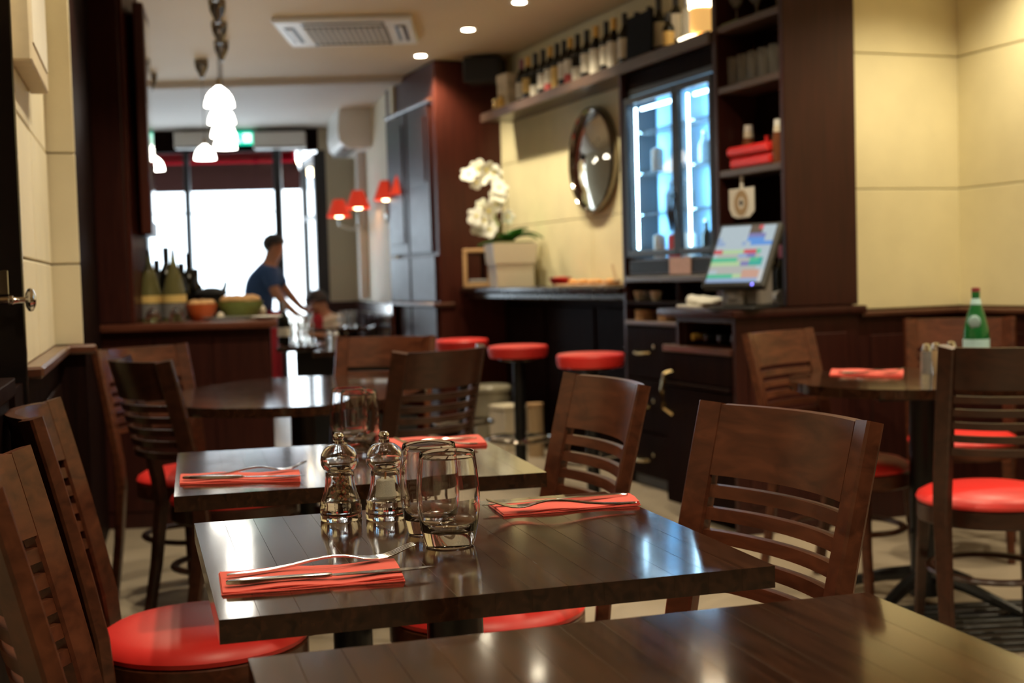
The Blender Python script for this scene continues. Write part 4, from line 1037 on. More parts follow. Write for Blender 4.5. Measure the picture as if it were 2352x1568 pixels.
p = onx(1287, 3.17, 1.07)
t = thing('red_bowl', 'small red bowl on the bar counter', 'bowl', (p.x, p.y, BT + .0005))
obj('bowl', lathe(nb(), [(0, 0), (.035, 0), (.04, .006), (.062, .03), (.07, .055), (.066, .055), (.057, .03), (.03, .012), (0, .01)], 28), red_plastic, t)
for k in range(6):
    a = k * 1.05; obj('berry', blob(nb(), (.03 * math.cos(a), .03 * math.sin(a), .045), .017, .017, .015, 8, 6), red_vinyl, t)
pa, pb = onx(1305, 3.17, 1.07), onx(1428, 3.17, 1.07)
t = thing('serving_board', 'wooden board of orange cooked food next to the red bowl', 'tray', (pa.x, (pa.y + pb.y) / 2, BT + .0005))
hw = (pa.y - pb.y) / 2
obj('board', box(nb(), -.09, .09, -hw, hw, 0, .014, .005), tan_wood, t)
for k in range(9): obj('portion', blob(nb(), (random.uniform(-.05, .05), -hw * .8 + k * hw * .2, .026), .035, .04, .016, 10, 6, .1), tray_food, t)
p = onx(1410, 3.13, 1.1)
t = thing('wooden_spoon', 'wooden spoon propped on the board of food', 'spoon', (p.x, p.y, BT + .0185))
obj('handle', tube(nb(), [(0, -.03, .012), (0.02, .03, .045), (.05, .12, .10)], .008, 8), card, t)
obj('bowl_end', blob(nb(), (-.005, -.05, .012), .022, .032, .009), card, t)

# ------------------------------------------------------------------ shelf unit contents
def tumbler_mesh(h=.132, rb=.0345, rm=.0445, rr=.0385, base=.02, t=.0016, seg=40):
    bm = nb()
    prof = []
    n = 14
    def rad(z):
        s = z / h
        return rb + (rm - rb) * math.sin(PI / 2 * min(1, s / .52)) if s < .52 else rr + (rm - rr) * math.cos(PI / 2 * (s - .52) / .48)
    prof = [(0, .0015), (rb * .7, .001), (rb - .003, 0), (rb, .002)]
    prof += [(rad(h * k / n), h * k / n) for k in range(1, n)] + [(rr, h - .001), (rr - t * .3, h), (rr - t * .7, h), (rr - t, h - .001)]
    zz = [h * k / n for k in range(n - 1, 0, -1) if h * k / n > base + .012]
    prof += [(rad(z) - t * (1 + .6 * (1 - z / h)), z) for z in zz]
    prof += [(rad(base + .008) - t * 2.2, base + .008), (rad(base) * .75, base + .001), (rad(base) * .4, base), (0, base)]
    lathe(bm, prof, seg)
    return bm
glint_glass = M('highlight tinted glass', (0.92, 0.91, 0.88), rough=0.03, trans=0.94, ior=1.4, var=0.02)  # milky tint puts the glints of the spots into the colour
def small_glass(label, P, kind, group):
    t = thing('drinking_glass', label, 'glass', P, 0, group)
    if kind == 'tall':
        obj('bowl', lathe(nb(), [(0, 0), (.026, 0), (.030, .13), (.0285, .13), (.0245, .012), (0, .012)], 18), glint_glass, t)
    else:
        obj('bowl', lathe(nb(), [(0, .07), (.012, .074), (.032, .10), (.036, .13), (.032, .165), (.0305, .165), (.0345, .13), (.03, .102), (.01, .078), (0, .076)], 18), glint_glass, t)
        obj('stem', lathe(nb(), [(0, 0), (.032, 0), (.032, .003), (.005, .007), (.0035, .07), (0, .07)], 18), glint_glass, t)
    return t
ordn = ['first', 'second', 'third', 'fourth', 'fifth', 'sixth']
for r_ in range(2):
    for k in range(5):
        y = YM - .09 - k * .088; x = SX + .055 + r_ * .085
        small_glass('%s tall glass from the left in the %s row of the middle shelf' % (ordn[k], ['front', 'back'][r_]), (x, y - .02 * r_, shelfz[1] + .0165), 'tall', 'glasses on the middle shelf of the unit')
for k in range(5):
    y = YM - .10 - k * .085
    small_glass('%s stemmed glass from the left on the topmost shelf of the unit' % ordn[k], (SX + .07 + .05 * (k % 2), y, shelfz[0] + .0165), 'stem', 'stemmed glasses on the top shelf')
p = onx(1700, SX + .05, shelfz[0])
t = thing('green_tray', 'flat green mat under the glasses on the topmost shelf', 'mat', (SX + .03, YM - .14, shelfz[0] + .0163)); obj('mat', box(nb(), -.02, .015, -.06, .08, 0, .006, .002), green_cer, t)
pA, pB = onx(1675, SX + .02, shelfz[2]), onx(1767, SX + .02, shelfz[2])
t = thing('red_basket', 'red folded napkin basket on the shelf above the till', 'basket', (SX + .02, (pA.y + pB.y) / 2, shelfz[2] + .0165))
hw = (pA.y - pB.y) / 2
obj('basket_body', prism(nb(), [(0, -hw), (.085, -hw), (.085, hw), (0, hw)], 0, .05, .01), red_plastic, t)
bm = nb(); prism(bm, [(-.012, -hw * 1.0), (.085, -hw * .95), (.085, hw * .95), (-.012, hw * 1.05)], .051, .098, .012)
for v in bm.verts: v.co.z += .012 * math.sin(v.co.y * 40)
obj('napkin_fold', bm, red_plastic, t)
for px, n_, k in ((1720, 'white capped sauce bottle standing behind the red basket', 0), (1790, 'white capped sauce bottle at the right end of its shelf', 1)):
    p = onx(px, SX + (.125 if k == 0 else .07), shelfz[2] + .1)
    o = thing('sauce_bottle', n_, 'bottle', (p.x, p.y, shelfz[2] + .0165), 0, 'white capped sauce bottles')
    z = .205 if k == 0 else .19
    obj('body', lathe(nb(), [(0, 0), (.033, 0), (.033, z * .55), (.024, z * .72), (.020, z * .85), (0, z * .85)], 18), ketchup_m, o)
    obj('neck_label', lathe(nb(), [(.0245, z * .70), (.0235, z * .84), (.021, z * .86), (.021, z * .70)], 18), cream, o)
    obj('cap', lathe(nb(), [(0, z), (.021, z), (.022, z * .86), (0, z * .86)], 18), white, o)
p = onx(1762, SX + .15, shelfz[2] + .1)
t = thing('small_sauce_bottle', 'small dark bottle with red cap between the sauce bottles', 'bottle', (p.x, p.y, shelfz[2] + .0165))
obj('body', lathe(nb(), [(0, 0), (.02, 0), (.02, .08), (.009, .105), (.009, .12), (0, .12)], 14), bottle_glass, t)
obj('cap', lathe(nb(), [(0, .145), (.010, .145), (.010, .119), (0, .119)], 14), red_plastic, t)
# pinned paper with circular print
pA, pB = onx(1677, 3.115, 1.5), onx(1734, 3.115, 1.5); zA, zB = hof(1705, 500, onx(1705, 3.115, 1.5)), hof(1705, 432, onx(1705, 3.115, 1.5))
t = thing('printed_card', 'white rounded card with a circular dark print hanging above the till', 'card', (3.112, (pA.y + pB.y) / 2, (zA + zB) / 2))
hw, hz = (pA.y - pB.y) / 2, (zB - zA) / 2
poly = [(-hw, hz), (hw, hz), (hw, -hz * .3), (hw * .75, -hz * .85), (hw * .3, -hz), (-hw * .6, -hz), (-hw, -hz * .6)]
RM = Matrix(((0, 0, -1, 0), (1, 0, 0, 0), (0, 1, 0, 0), (0, 0, 0, 1)))
obj('card', xform(prism(nb(), poly, 0, .004), RM), paper, t, smooth=False)
obj('ring_print', xform(lathe(nb(), [(hw * .25, .0045), (hw * .55, .0045), (hw * .55, .006), (hw * .25, .006)], 24), RM), card, t)
obj('clip', box(nb(), -.003, .003, -.012, .012, hz - .004, shelfz[2] - .0162 - (zA + zB) / 2, .001), paper, t)
obj('dot_print', xform(lathe(nb(), [(0, .0045), (hw * .12, .0045), (hw * .12, .006), (0, .006)], 16), RM), dark_wood, t)

# ------------------------------------------------------------------ till
c = [(1657, 517), (1791, 513), (1736, 655), (1627, 640)]
zfT = 5.55
pc = atz(1705, zfT, DT)
t = thing('till_screen', 'touch screen till with coloured buttons on the till counter', 'till', (pc.x, pc.y, DT + .0005))
facing = Vector((-.87, -.49, 0)).normalized()      # the way the screen looks
rgt = Vector((0, 0, 1)).cross(-facing).normalized() * -1
rgt = Vector((-facing.y, facing.x, 0)); 
if rgt.dot(RT) < 0: rgt = -rgt
upv = (Vector((0, 0, 1)) * math.cos(R(33)) - facing * math.sin(R(33)) * 1.0).normalized()
nr = rgt.cross(upv).normalized()
if nr.dot(facing) < 0: nr = -nr
zc = hof(1703, 583, pc) - DT
Wm, Hm = .118, .125
MT = Matrix(((rgt.x, upv.x, nr.x, 0), (rgt.y, upv.y, nr.y, 0), (rgt.z, upv.z, nr.z, zc), (0, 0, 0, 1)))
Wm, Hm = .132, .142
obj('screen_case', xform(box(nb(), -Wm - .016, Wm + .016, -Hm - .022, Hm + .016, -.035, 0, .006), MT), dark_pl, t)
scr = bpy.data.materials.new('till display'); scr.use_nodes = True
nt = scr.node_tree; pb_ = nt.nodes['Principled BSDF']; at = nt.nodes.new('ShaderNodeVertexColor'); at.layer_name = 'Col'
nzz = nt.nodes.new('ShaderNodeTexNoise'); nzz.inputs['Scale'].default_value = 60
mxx = nt.nodes.new('ShaderNodeMix'); mxx.data_type = 'RGBA'; mxx.blend_type = 'MULTIPLY'; mxx.inputs['Factor'].default_value = .25
nt.links.new(at.outputs['Color'], mxx.inputs['A']); nt.links.new(nzz.outputs['Fac'], mxx.inputs['B']); nt.links.new(mxx.outputs['Result'], pb_.inputs['Emission Color'])
pb_.inputs['Specular IOR Level'].default_value = .08; pb_.inputs['Emission Strength'].default_value = .62; pb_.inputs['Base Color'].default_value = (.02, .02, .02, 1); pb_.inputs['Roughness'].default_value = .2
rows = ["wwwwwwwddrwww", "wwwwwwwdddwww", "wwwwwwwppppww", "bwwwwwwBBBBww", "bbwwwwbwBBBBB", "wwwwwwwwwwwww", "rryyyyyrrrgww", "wtttttbbpptww", "ggggggtttggGw", "yyyyyyyppGGGw", "tttttttttttww", "wwttttttooooW", "ggggggyyooooW", "bbbbbbbbbbbbW"]
pal = dict(w=(.55, .66, .72), d=(.16, .12, .09), r=(.75, .12, .14), p=(.25, .25, .55), B=(.14, .38, .9), b=(.36, .5, .75), y=(.55, .78, .42), t=(.55, .56, .52), g=(.10, .62, .36), G=(.05, .5, .42), o=(.72, .42, .32), W=(.7, .72, .72))
vs, fs, cs = [], [], []
nr_, nc_ = len(rows), 13
for i, row in enumerate(rows):
    for j, ch in enumerate(row):
        x0, x1 = -Wm + 2 * Wm * j / nc_, -Wm + 2 * Wm * (j + 1) / nc_
        y1, y0 = Hm - 2 * Hm * i / nr_, Hm - 2 * Hm * (i + 1) / nr_
        b_ = len(vs); vs += [MT @ Vector(q) for q in ((x0, y0, .002), (x1, y0, .002), (x1, y1, .002), (x0, y1, .002))]; fs.append((b_, b_ + 1, b_ + 2, b_ + 3)); cs.append(pal[ch])
o = raw('screen', vs, fs, scr, t)
ca_ = o.data.color_attributes.new('Col', 'FLOAT_COLOR', 'CORNER')
for i, c_ in enumerate(cs):
    for k in range(4): ca_.data[i * 4 + k].color = (*c_, 1)
obj('power_light', xform(blob(nb(), (Wm * .72, -Hm - .011, .001), .006, .006, .003, 8, 6), MT), led_blue, t)
bz = (MT @ Vector((0, -Hm, -.02))).z
obj('stand', box(nb(), -.02, .11, -.09, .09, 0.012, bz + .10, .01), grey_pl, t, rz=math.atan2(-facing.y, -facing.x))
obj('base', box(nb(), -.10, .12, -.11, .11, 0, .014, .005), dark_pl, t, rz=math.atan2(-facing.y, -facing.x))
obj('card_reader', box(box(nb(), -.055, -.021, -.03, .05, .015, .085, .006), -.062, -.054, -.005, .03, .04, .07, .002), grey_pl, t, rz=math.atan2(-facing.y, -facing.x))

p = onx(1610, DX0 + .14, DT)
t = thing('white_towels', 'crumpled white towels on the till counter edge', 'towel', (p.x, p.y, DT + .0005), R(90))
for nm, c_, rx_, ry_, rz_, an_ in (('folded_towel', (-.045, -.01, .030), .085, .062, .020, .25), ('rolled_towel', (.045, .0, .032), .095, .040, .022, -.2), ('towel_corner', (-.09, .02, .022), .05, .05, .012, .9)):
    bm = blob(nb(), (0, 0, 0), rx_, ry_, rz_, 24, 14)
    for v in bm.verts: v.co += v.co.normalized() * (.006 * math.sin(v.co.x * 70 + v.co.y * 30) + .004 * math.sin(v.co.y * 110 - v.co.x * 40))
    obj(nm, xform(bm, Matrix.Translation(c_) @ Matrix.Rotation(an_, 4, 'Z')), towel_m, t)
obj('under_towel', prism(nb(), [(-.12, -.075), (.10, -.08), (.125, .06), (-.11, .08)], 0, .012, .005, 2), towel_m, t)
p = onx(1790, SX + .07, DT)
t = thing('white_cup', 'white cup lying between till and column', 'cup', (p.x - .02, p.y + .01, DT + .0005))
obj('cup_body', xform(lathe(nb(), [(0, 0), (.03, 0), (.036, .07), (.034, .07), (.027, .005), (0, .005)], 20), Matrix.Translation((0, 0, .036)) @ Matrix.Rotation(R(86), 4, 'X')), white, t)
obj('spoon', tube(nb(), [(-.05, .02, .004), (.04, -.03, .006)], .004, 6), brass, t)
p = onx(1772, SX + .12, DT)
bottle('dark bottle with orange cap behind the till screen', (p.x, p.y, DT + .0005), h=.24, r=.03, caps=foil_gold, lab=None, name='dark_bottle')
p = onx(1798, SX + .13, DT)
bottle('dark bottle with pink cap next to the column', (p.x, p.y, DT + .0005), h=.27, r=.032, caps=foil_purple, lab=None, name='dark_bottle')
# slots below the fridge
for k, (px, lab_) in enumerate(((1470, 'cup in the slot below the fridge, nearest the bar wall'), (1490, 'second cup in the slot below the fridge'), (1508, 'third cup in the slot below the fridge'))):
    p = onx(px, SX + .06 + .03 * (k % 2), hS1)
    t = thing('coffee_cup', 'pale ' + lab_, 'cup', (p.x, p.y, hS1 + .0105), 0, 'cups below the fridge')
    obj('cup_body', lathe(nb(), [(0, 0), (.022, 0), (.034, .05), (.032, .05), (.02, .006), (0, .006)], 18), cream if k != 1 else clear_bottle, t)
    obj('handle', tube(nb(), [(0, -.03, .042), (0, -.05, .036), (0, -.05, .02), (0, -.028, .014)], .004, 6), cream, t)
for k, (px, n) in enumerate(((1487, 6), (1540, 5))):
    p = onx(px, SX + .075, hS2)
    t = thing('saucer_stack' if 0 else 'wooden_coaster', 'x', 'x', (0, 0, 0)); bpy.data.objects.remove(t)
    for j in range(n):
        o = tag(obj('wooden_coaster', lathe(nb(), [(0, 0), (.062, 0), (.066, .004), (.062, .0085), (0, .0085)], 24), tan_wood, None, (p.x, p.y, hS2 + .0105 + j * .0092)), 'round tan coaster, %s from the bottom of the %s stack below the fridge' % (ordn[j], ['left', 'right'][k]), 'coaster', 'stacked coasters below the fridge')
# bottles lying in the niche
for k in range(4):
    y = DY0 + .12 + k * .115
    t = bottle('wine bottle lying in the till counter niche, %s from the front panel' % ordn[k], (DX0 + .33, y, zN0 + .0380), h=.29, r=.036, caps=foil_black if k < 3 else foil_gold, lab=None, group='bottles lying in the niche')
    t.rotation_euler = (0, R(-90), 0); t.location = (DX0 + .19, y, zN0 + .037); t.location.x = DX0 + .345

# ================================================================== LEFT COUNTER THINGS
def cpx(px, v): # point of the counter at depth v seen in column px
    return linept(px, onc(0, v), onc(1, v), 1.0)
for k, (px, v) in enumerate(((346, .22), (402, .20))):
    p = cpx(px, v)
    t = thing('glass_carafe', ('left' if k == 0 else 'right') + ' conical olive glass carafe on the service counter', 'carafe', (p.x, p.y, .9525), 0, 'conical carafes on the service counter')
    obj('body', lathe(nb(), [(0, 0), (.055, 0), (.056, .10), (.054, .13), (.038, .20), (.02, .26), (.012, .29), (.012, .31), (0, .31)], 24), olive_glass, t)
    obj('paper_label', lathe(nb(), [(.0565, .09), (.0572, .09), (.0560, .125), (.0553, .125)], 24), lab_yel, t)
    obj('dark_band', lathe(nb(), [(.0557, .02), (.0565, .02), (.0569, .085), (.0561, .085)], 24), grey_pl, t)
    obj('stopper', lathe(nb(), [(0, .345), (.006, .345), (.011, .312), (0, .31)], 12), dark_pl, t)
for k, (px, v) in enumerate(((352, .10), (406, .09))):
    p = cpx(px, v)
    t = thing('upturned_glass', 'upturned clear glass before the %s carafe' % ('left' if k == 0 else 'right'), 'glass', (p.x, p.y, .9525), 0, 'upturned glasses on the service counter')
    obj('bowl', lathe(nb(), [(.037, 0), (.038, .02), (.03, .05), (.012, .066), (0, .068), (0, .062), (.01, .060), (.027, .046), (.035, .02), (.0345, 0)], 24), glass, t)
    obj('foot', blob(nb(), (0, 0, .067), .014, .014, .008, 10, 6), glass, t)
p = cpx(463, .20)
t = thing('bread_bowl', 'orange pottery bowl of bread on the service counter', 'bowl', (p.x, p.y, .9525))
obj('bowl', lathe(nb(), [(0, 0), (.04, 0), (.045, .006), (.066, .04), (.075, .078), (.071, .078), (.06, .04), (.03, .012), (0, .01)], 28), orange, t)
for k in range(5):
    a = 2 * PI * k / 5; obj('bread_roll', blob(nb(), (.036 * math.cos(a), .036 * math.sin(a), .08), .032, .026, .02, 10, 6, .08), bread, t)
p = cpx(552, .30)
t = thing('oval_bread_dish', 'green oval dish heaped with bread on the service counter', 'dish', (p.x, p.y, .9525), ca)
obj('dish', lathe(nb(), [(0, 0), (.07, 0), (.08, .01), (.105, .06), (.112, .085), (.107, .085), (.095, .05), (.06, .012), (0, .01)], 32, sx=1.0, sy=.7), green_cer, t)
for k in range(7):
    a = 2 * PI * k / 7; obj('bread_roll', blob(nb(), (.06 * math.cos(a), .035 * math.sin(a), .092), .04, .03, .024, 10, 6, .08), bread, t)
p = cpx(590, .12)
t = thing('plate_pile', 'x', 'x'); bpy.data.objects.remove(t)
for j, (px, v, k) in enumerate(((522, .13, 1.0), (612, .08, .62))):
    o = tag(obj('plate', lathe(nb(), [(0, 0), (.06 * k, 0), (.085 * k, .006), (.115 * k, .014), (.113 * k, .017), (.08 * k, .009), (0, .004)], 32), clear_bottle if j == 0 else white, None, tuple(cpx(px, v).xy) + (.9525,)), ['pale glass plate before the green dish', 'white plate at the right end of the service counter'][j], 'plate')
p = cpx(597, .42)
tag(obj('lemon', blob(nb(), (0, 0, .0), .03, .03, .032), cream, None, (p.x, p.y, .9525 + .032)), 'pale round fruit beside the green bread dish', 'fruit')
p = cpx(506, .13)
tag(obj('garlic_bulb', blob(nb(), (0, 0, 0), .018, .018, .02), cream, None, (p.x, p.y, .9525 + .019)), 'small white bulb between the orange bowl and green dish', 'food')
for k, (px, v, h, r_) in enumerate(((386, .52, .36, .042), (364, .60, .30, .038), (420, .55, .28, .038), (438, .60, .33, .04), (452, .64, .25, .034))):
    p = cpx(px, v)
    bottle('dark bottle %s behind the carafes, against the window light' % ['tallest and pointed', 'leftmost', 'shortest but one', 'second tallest', 'rightmost'][k], (p.x, p.y, .9525), h=h, r=r_, lab=None, caps=foil_black, group='dark bottles behind the carafes')
p = cpx(497, .46)
t = thing('ice_bucket', 'tilted black wine bucket behind the orange bowl', 'bucket', (p.x, p.y, .9525))
obj('bucket_body', lathe(nb(), [(0, 0), (.055, 0), (.062, .01), (.082, .11), (.078, .11), (.058, .012), (0, .01)], 28), dark_pl, t)
obj('cloth', blob(nb(), (-.02, 0, .125), .075, .06, .03, 14, 8, .08), black_cloth, t)
obj('spout', tube(nb(), [(.03, 0, .11), (.05, 0, .17), (.045, 0, .215)], [.014, .01, .004], 8), dark_pl, t)

# ================================================================== FRONT ZONE TABLES
def bistro(label, px, zf, w=.6, d=.6, panel=False):
    p = atz(px, zf, .75)
    t = thing('bistro_table', label, 'table', (p.x, p.y, 0), -TH)
    obj('tabletop', box(nb(), 0, w, 0, d, .72, .75, .006), table_wood, t)
    obj('pedestal', lathe(nb(), [(0, .02), (.04, .02), (.035, .72), (0, .72)], 16, (w / 2, d / 2, 0)), black_metal, t)
    obj('base', box(nb(), w / 2 - .22, w / 2 + .22, d / 2 - .22, d / 2 + .22, 0, .022, .004), black_metal, t)
    if panel: obj('dark_panel', box(nb(), .07, w - .04, d / 2 - .06, d / 2 - .04, .022, .719, .004), dark_pl, t)  # upright dark sheet filling the space below the tabletop
    return t
bistro('small dark table with bottle and glasses beyond the service counter', 634, 7.55, .46, .6, True)
bistro('small dark table partly hidden by the far chair of the oval table', 716, 6.95, .6, .52, True)
bistro('small dark table in front of the seated woman', 700, 10.3, .5, .5)
p = atz(653, 7.8, .75)
bottle('dark green bottle with round pale label at the end of the service counter', (p.x, p.y, .7505), h=.255, r=.036, caps=foil_silver, lab=lab_white, l0=.06, l1=.12, name='wine_bottle')
for k, (px, zf) in enumerate(((678, 7.75), (697, 7.85), (712, 7.7), (664, 8.05), (694, 8.12))):
    p = atz(px, zf, .75)
    small_glass('%s clear glass beside the dark green bottle' % ['nearest left', 'middle', 'nearest right', 'back left', 'back right'][k], (p.x, p.y, .7505), 'stem' if k > 2 else 'tall', 'glasses beside the dark green bottle')
def shaker(label, P, h, mt, name='pepper_shaker'):
    t = thing(name, label, 'shaker', P, 0, 'small shakers')
    obj('body', lathe(nb(), [(0, 0), (.02, 0), (.021, .004), (.018, h * .75), (0, h * .75)], 16), mt, t)
    obj('cap', lathe(nb(), [(0, h), (.012, h * .97), (.018, h * .76), (0, h * .75)], 16), chrome, t)
for k, px in enumerate((757, 771)):
    p = atz(px, 7.2, .75); shaker('%s shaker left of the far oval table chair' % ['glass salt', 'tan pepper'][k], (p.x, p.y, .7505), .10, [clear_bottle, card][k])
for k, (px, zf) in enumerate(((788, 10.5), (800, 10.55), (812, 10.5))):
    p = atz(px, zf, .75); small_glass('%s of three glasses in front of the cream jacket' % ['left', 'middle', 'right'][k], (p.x, p.y, .7505), 'tall', 'glasses before the woman')
p = atz(752, 9.3, .4)
t = thing('low_stool', 'low red upholstered stool beyond the far oval table chair', 'stool', (p.x, p.y, 0))
obj('cushion', lathe(nb(), [(0, .475), (.15, .472), (.175, .46), (.178, .44), (.17, .43), (0, .43)], 28), red_vinyl, t)
obj('ring', lathe(nb(), [(0, .429), (.172, .429), (.172, .39), (0, .39)], 28), chrome, t)
for k in range(4):
    a = PI / 4 + k * PI / 2; obj('leg', tube(nb(), [(.13 * math.cos(a), .13 * math.sin(a), .39), (.16 * math.cos(a), .16 * math.sin(a), 0)], .014, 8), dark_wood, t)

# ================================================================== PEOPLE
def skin(name, J, E, mat, parent, root, sub=2):
    names = list(J)
    me = bpy.data.meshes.new(name)
    me.from_pydata([J[n][0] for n in names], [(names.index(a), names.index(b)) for a, b in E], [])
    o = bpy.data.objects.new(name, me); COL.objects.link(o)
    md = o.modifiers.new('skin', 'SKIN'); md.use_smooth_shade = True
    for i, n in enumerate(names):
        r = J[n][1]
        me.skin_vertices[0].data[i].radius = r if isinstance(r, tuple) else (r, r)
        me.skin_vertices[0].data[i].use_root = (n == root)
    ss = o.modifiers.new('sub', 'SUBSURF'); ss.levels = sub; ss.render_levels = sub
    bpy.context.view_layer.update()
    ev = o.evaluated_get(bpy.context.evaluated_depsgraph_get())
    m2 = bpy.data.meshes.new_from_object(ev)
    o.modifiers.clear(); o.data = m2
    m2.polygons.foreach_set('use_smooth', [True] * len(m2.polygons))
    m2.materials.clear(); m2.materials.append(mat)
    if parent: o.parent = parent
    return o
# waiter, bending to the right over a table
zm = 11.2; s = zm / 3010
pm_ = atz(603, zm, 0)
man = thing('person', 'man in a blue polo shirt bending over a table by the window', 'person', (pm_.x, pm_.y, 0), -TH)
def mx(px, py, d=0.0): return ((px - 603) * s, d, 1.125 - (py - 648) * s)
ang = lambda p, q: None
J = {'hip': (mx(602, 728), (.125, .13)), 'waist': (mx(603, 700), .115), 'chest': (mx(607, 655), (.125, .13)), 'upper': (mx(622, 622), (.09, .11)), 'neck': (mx(634, 602), .056), 'skull': (mx(643, 582), .072), 'head': (mx(647, 566), (.082, .09)), 'crown': (mx(648, 553), .065),
     'nose': (mx(664, 574), .018), 'chin': (mx(657, 590), .035),
     'shr': (mx(640, 628, -.16), .06), 'elr': (mx(655, 676, -.22), .043), 'wrr': (mx(690, 714, -.20), .028), 'har': (mx(706, 727, -.18), .03), 'fi1': (mx(716, 733, -.19), .010), 'fi2': (mx(717, 731, -.17), .010), 'fi3': (mx(716, 729, -.155), .010), 'th': (mx(706, 735, -.16), .011),
     'shl': (mx(632, 628, .16), .06), 'ell': (mx(660, 672, .22), .043), 'wrl': (mx(690, 706, .2), .028), 'hal': (mx(704, 716, .19), .03), 'fl1': (mx(714, 722, .2), .010), 'fl2': (mx(715, 720, .18), .010),
     'hpr': (mx(600, 745, -.09), .1), 'knr': (mx(606, 840, -.10), .065), 'anr': (mx(600, 930, -.10), .045), 'ftr': (mx(628, 941, -.11), .04),
     'hpl': (mx(606, 745, .09), .1), 'knl': (mx(622, 838, .10), .065), 'anl': (mx(612, 928, .10), .045), 'ftl': (mx(642, 939, .11), .04)}
E = [('hip', 'waist'), ('waist', 'chest'), ('chest', 'upper'), ('upper', 'neck'), ('neck', 'skull'), ('skull', 'head'), ('head', 'crown'), ('head', 'nose'), ('skull', 'chin'), ('upper', 'shr'), ('shr', 'elr'), ('elr', 'wrr'), ('wrr', 'har'), ('har', 'fi1'), ('har', 'fi2'), ('har', 'fi3'), ('wrr', 'th'), ('upper', 'shl'), ('shl', 'ell'), ('ell', 'wrl'), ('wrl', 'hal'), ('hal', 'fl1'), ('hal', 'fl2'),
     ('hip', 'hpr'), ('hpr', 'knr'), ('knr', 'anr'), ('anr', 'ftr'), ('hip', 'hpl'), ('hpl', 'knl'), ('knl', 'anl'), ('anl', 'ftl')]
skin('body', J, E, skin_m, man, 'hip')
def grow(keys, k, over=None):
    r = {}
    for n in keys:
        p, q = J[n]; r[n] = (p, tuple(a + k for a in q) if isinstance(q, tuple) else q + k)
    r.update(over or {})
    return r
skin('polo_shirt', grow(('hip', 'waist', 'chest', 'upper', 'shr', 'shl'), .018, {'sr': (mx(651, 664, -.21), .064), 'sl': (mx(654, 660, .21), .064), 'col': (mx(630, 610), .066)}), [('hip', 'waist'), ('waist', 'chest'), ('chest', 'upper'), ('upper', 'shr'), ('shr', 'sr'), ('upper', 'shl'), ('shl', 'sl'), ('upper', 'col')], shirt_m, man, 'hip')
skin('trousers', grow(('hip', 'hpr', 'knr', 'anr', 'hpl', 'knl', 'anl'), .024), [('hip', 'hpr'), ('hpr', 'knr'), ('knr', 'anr'), ('hip', 'hpl'), ('hpl', 'knl'), ('knl', 'anl')], black_cloth, man, 'hip')
bm = nb(); blob(bm, mx(644, 560), .10, .098, .088, 18, 12)
bmesh.ops.delete(bm, geom=[v for v in bm.verts if (v.co.z < mx(0, 566)[2] and v.co.x > mx(648, 0)[0]) or v.co.z < mx(0, 584)[2]], context='VERTS')
obj('hair', bm, hair_m, man)
obj('ear', blob(nb(), mx(643, 575, -.085), .018, .012, .03, 8, 6), skin_m, man)
obj('apron', prism(nb(), [(.05, -.15), (.17, -.12), (.19, 0), (.17, .12), (.05, .15), (.09, 0)], .30, .88, .01), red_cloth, man)
for q in ((600, -.10), (616, .10)): obj('shoe', blob(nb(), ((q[0] + 16 - 603) * s, q[1], .045), .12, .05, .045), dark_pl, man)
# seated woman
zm2 = 11.5; s2 = zm2 / 3010
pw_ = atz(755, zm2, 0)
wom = thing('person', 'seated person in a cream jacket and red top reading at a table', 'person', (pw_.x, pw_.y, 0), -TH)
def wx(px, py, d=0.0): return ((px - 755) * s2, d, 1.125 - (py - 646) * s2)
J = {'hip': (wx(775, 805), (.14, .14)), 'waist': (wx(772, 775), .12), 'chest': (wx(765, 748), (.125, .13)), 'upper': (wx(757, 732), .09), 'neck': (wx(748, 722, -.03), .05), 'skull': (wx(741, 708, -.05), .07), 'head': (wx(738, 695, -.06), .088), 'crown': (wx(737, 684, -.06), .06), 'nose': (wx(730, 706, -.15), .016), 'chin': (wx(738, 718, -.11), .03),
     'shr': (wx(780, 738, -.04), .06), 'elr': (wx(785, 770, -.18), .042), 'wrr': (wx(752, 768, -.36), .028), 'har': (wx(738, 766, -.42), .03), 'f1': (wx(730, 766, -.47), .01), 'f2': (wx(734, 766, -.48), .01),
     'shl': (wx(733, 738, .02), .055), 'ell': (wx(720, 768, -.12), .042), 'wrl': (wx(716, 764, -.34), .028), 'hal': (wx(718, 763, -.41), .03), 'g1': (wx(716, 764, -.47), .01), 'g2': (wx(721, 764, -.47), .01),
     'kr': (wx(778, 816, -.42), .065), 'ar': (wx(778, 925, -.40), .042), 'tr': (wx(778, 936, -.52), .035), 'kl': (wx(740, 816, -.42), .065), 'al': (wx(738, 925, -.40), .042), 'tl': (wx(738, 936, -.52), .035)}
E = [('hip', 'waist'), ('waist', 'chest'), ('chest', 'upper'), ('upper', 'neck'), ('neck', 'skull'), ('skull', 'head'), ('head', 'crown'), ('skull', 'nose'), ('skull', 'chin'), ('upper', 'shr'), ('shr', 'elr'), ('elr', 'wrr'), ('wrr', 'har'), ('har', 'f1'), ('har', 'f2'), ('upper', 'shl'), ('shl', 'ell'), ('ell', 'wrl'), ('wrl', 'hal'), ('hal', 'g1'), ('hal', 'g2'), ('hip', 'kr'), ('kr', 'ar'), ('ar', 'tr'), ('hip', 'kl'), ('kl', 'al'), ('al', 'tl')]
skin('body', J, E, skin_m, wom, 'hip')
